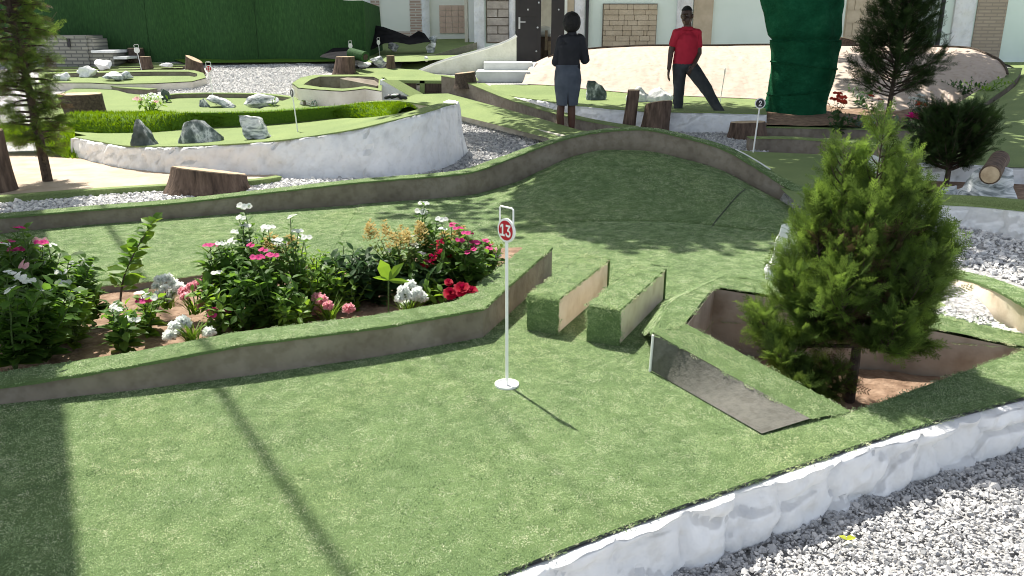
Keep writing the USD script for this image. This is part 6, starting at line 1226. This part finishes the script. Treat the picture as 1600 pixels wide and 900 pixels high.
bt_ = flesh(shell, .02, 12); vv = np.array(bt_.vertices); vv += np.array(bt_.vertex_normals) * (.022 * (fbm(vv * 9, 3) - .5))[:, None]; obj('blouse', (vv, bt_.faces), M['black_cloth'], wm_, smooth=True)
# skirt: a lofted tube with a slit at the back
sk = [(103, 887, .152, .122), (112, 887, .168, .14), (124, 887, .178, .152), (138, 886.5, .168, .145), (152, 886.5, .150, .13), (164, 886.5, .138, .125)]; th = np.linspace(0, 2 * np.pi, 49) - np.pi / 2; prs = []
for k in np.linspace(0, 5, 26):
    v, u, a, b = [np.interp(k, range(6), [q[c] for q in sk]) for c in range(4)]; c = W(u, v); gap = .028 * max(0, (v - 141) / 23); t_ = th * (1 - gap * 1.5) - np.pi / 2 * gap * 1.5 * 0; t_ = np.linspace(-np.pi / 2 + gap * 2.6, 3 * np.pi / 2 - gap * 2.6, 49)
    w_ = 1 + .02 * np.sin(t_ * 5 + k) * (k / 5); prs.append(np.stack([c[0] + a * np.cos(t_) * w_, c[1] + b * np.sin(t_) * w_, np.full(49, c[2])], 1))
prs = np.array(prs); 
obj('skirt', join(sweep(prs, closed=False), sweep(prs * 1.0 + (prs.mean(1, keepdims=True) - prs) * .05, closed=False)), M['grey_cloth'], wm_, smooth=True)
obj('waistband', sweep(np.stack([prs[0] + [0, 0, z] + (prs[0] - prs[0].mean(0)) * .02 for z in (-.02, .015)]), closed=False), M['grey_cloth'], wm_)
hq = ball(W(893, 35, -.01), 1, 4) - W(893, 35, -.01); keep_ = hq.copy(); hd = np.array([.118, .125, .135]) * (1 + .12 * (fbm(hq * 4, 4) - .5))[:, None]; hv_ = hq * hd; hv_[:, 2] = np.where(hv_[:, 2] < -.09, -.09 + (hv_[:, 2] + .09) * .8, hv_[:, 2]); cut_ = (hq[:, 0] > .35) & (hq[:, 1] > .0) & (hq[:, 2] < .15); hv_[cut_] *= .62
obj('hair', (hv_ + W(893, 35, -.01), trimesh.creation.icosphere(4, 1).faces), M['hair'], wm_, smooth=True)
for c, dy in ((W(877, 207), .05), (W(893, 204), .05)): obj('shoe', flesh([(c + [0, -.04, .01], (.036, .045, .024), c + [0, .13, .0], (.036, .05, .02))], .02, 3), M['black_paint'], wm_, smooth=True)
obj('pen', tubem([W(906, 57, .2), W(916, 58.5, .2)], .006, 6), M['white_paint'], wm_)
# --- man in a red polo shirt
MY = 12.15
def N(u, v, dy=0.0): return Py(u, v, MY) + [0, dy, 0]
mn = thing('person', 'man in red polo shirt and dark trousers striding over the turf edge', 'person', loc=N(1062, 184))
aR, eR, hR = N(1057.5, 52), N(1049, 80, .02), N(1044, 107, -.06); aL, eL, hL = N(1089.5, 52), N(1092, 83, .0), N(1081, 101, -.14)
legs = [(N(1062, 104), .088, N(1061, 138), .06), (N(1061, 138), .064, N(1060, 160, .02), .056), (N(1060, 160, .02), .05, N(1060, 180, .02), .034), (N(1079, 104), .088, N(1095, 136, -.36), .066), (N(1095, 136, -.36), .064, N(1102, 156, -.58), .048), (N(1102, 156, -.58), .048, N(1109, 172, -.78), .032)]
trunk_ = [(N(1070, 103), (.16, .105, .08), N(1071, 88), (.145, .1, .08)), (N(1071, 88), (.145, .1, .08), N(1074, 64), (.165, .11, .09)), (N(1074, 64), (.155, .11, .09), N(1074, 54), (.12, .08, .05))]
head = [(N(1075, 48), .058, N(1074, 36), .056), (N(1074, 29, .02), (.072, .09, .10), N(1074, 22, .03), (.078, .098, .10)), (N(1072.5, 31, -.05), (.05, .045, .05), N(1073, 36, -.04), (.036, .035, .03))]
hd_ = np.array([-.55, -.83, 0]); sdv = np.array([-.83, .55, 0]) * -1
fc = N(1073.5, 25.5, .0)
blobs = [(fc + hd_ * .098 + [0, 0, -.012], (.017, .02, .022)), (fc + hd_ * .094 + [0, 0, -.052], (.026, .018, .012)), (fc + sdv * .082, (.014, .022, .032)), (fc - sdv * .082, (.014, .022, .032)), (fc + hd_ * .085 + [0, 0, .03], (.05, .03, .014))]
arms = [(aR, .055, eR, .042), (eR, .04, hR, .028), (aL, .055, eL, .042), (eL, .04, hL, .028)]
foot = [(N(1109, 173, -.78), .04, N(1111, 177, -.8), .04), (N(1060, 181, .02), .04, N(1058, 184, -.12), .035)]
obj('body', flesh(legs + trunk_ + head + arms + foot + hand_bones(hR, [-.06, -.1, -1], [0, 1, 0], .3, 1.0) + hand_bones(hL, [-.4, -.3, -.8], [-1, -.3, 0], .5, .9), .02, 5, blobs), M['skin'], mn, smooth=True)
for sg in (-1, 1):
    e = fc + hd_ * .09 + sdv * sg * .03 + [0, 0, .012]; obj('eye', (ball(e, (.007, .007, .005)), trimesh.creation.icosphere(2, 1).faces), M['white_paint'], mn); obj('pupil', (ball(e + hd_ * .008, .0055), trimesh.creation.icosphere(2, 1).faces), M['black_paint'], mn)
hh_ = ball(N(1074, 21, .035), 1, 3) - N(1074, 21, .035); kv = np.array(hh_ * [.082, .103, .105]); m_ = kv[:, 2] < .035; kv[m_, :2] *= .8; kv[m_, 2] = .035; obj('hair', (kv + N(1074, 21, .035), trimesh.creation.icosphere(3, 1).faces), M['hair'], mn, smooth=True)
pol = [(N(1070, 99), (.172, .118, .05), N(1071, 86), (.162, .115, .08)), (N(1071, 86), (.162, .115, .08), N(1074, 64), (.172, .125, .09)), (N(1074, 64), (.172, .125, .09), N(1073.5, 54), (.13, .09, .05)), (N(1073.5, 46.5), .062, N(1073.5, 52), .085), (N(1073.5, 48), .06, aR, .062), (N(1073.5, 48), .06, aL, .062), (aR, .064, aR * .42 + eR * .58, .062), (aL, .064, aL * .42 + eL * .58, .062)]
pt_ = flesh(pol, .02, 14); vv = np.array(pt_.vertices); vv += np.array(pt_.vertex_normals) * (.02 * (fbm(vv * 8 + 5, 3) - .5))[:, None]; obj('polo_shirt', (vv, pt_.faces), M['red_cloth'], mn, smooth=True)
cr = N(1074, 43, -.0); th = np.linspace(-np.pi / 2 - 2.7, -np.pi / 2 + 2.7, 30); cl_ = np.stack([np.cos(th) * .078, np.sin(th) * .075, .02 * -np.sin(th) * 0 + .0 * th], 1); obj('collar', sweep(np.stack([cr + cl_ * 1.25 + [0, 0, -.035], cr + cl_ * .95 + [0, 0, .012], cr + cl_ * .85 + [0, 0, .005]], 1), closed=False), M['red_cloth'], mn, smooth=True)
tro = [(a, np.asarray(ra) * 1.0 + .016, b, np.asarray(rb) + .018) for a, ra, b, rb in legs]; tro += [(N(1070, 105), (.17, .118, .08), N(1070, 97), (.165, .115, .05))]
tr_ = flesh(tro, .02, 3); vv = np.array(tr_.vertices); vv += np.array(tr_.vertex_normals) * (.018 * (fbm(vv * 9 + 2, 3) - .5))[:, None]; obj('trousers', (vv, tr_.faces), M['trouser_cloth'], mn, smooth=True)
obj('shoe', flesh([(N(1110, 174.5, -.8), (.045, .05, .04), N(1117, 182, -.98), (.042, .06, .026))], .02, 3), M['rubber'], mn, smooth=True)
obj('shoe', flesh([(N(1060, 183, .03), (.045, .06, .035), N(1057, 185, -.14), (.042, .06, .026))], .02, 3), M['rubber'], mn, smooth=True)
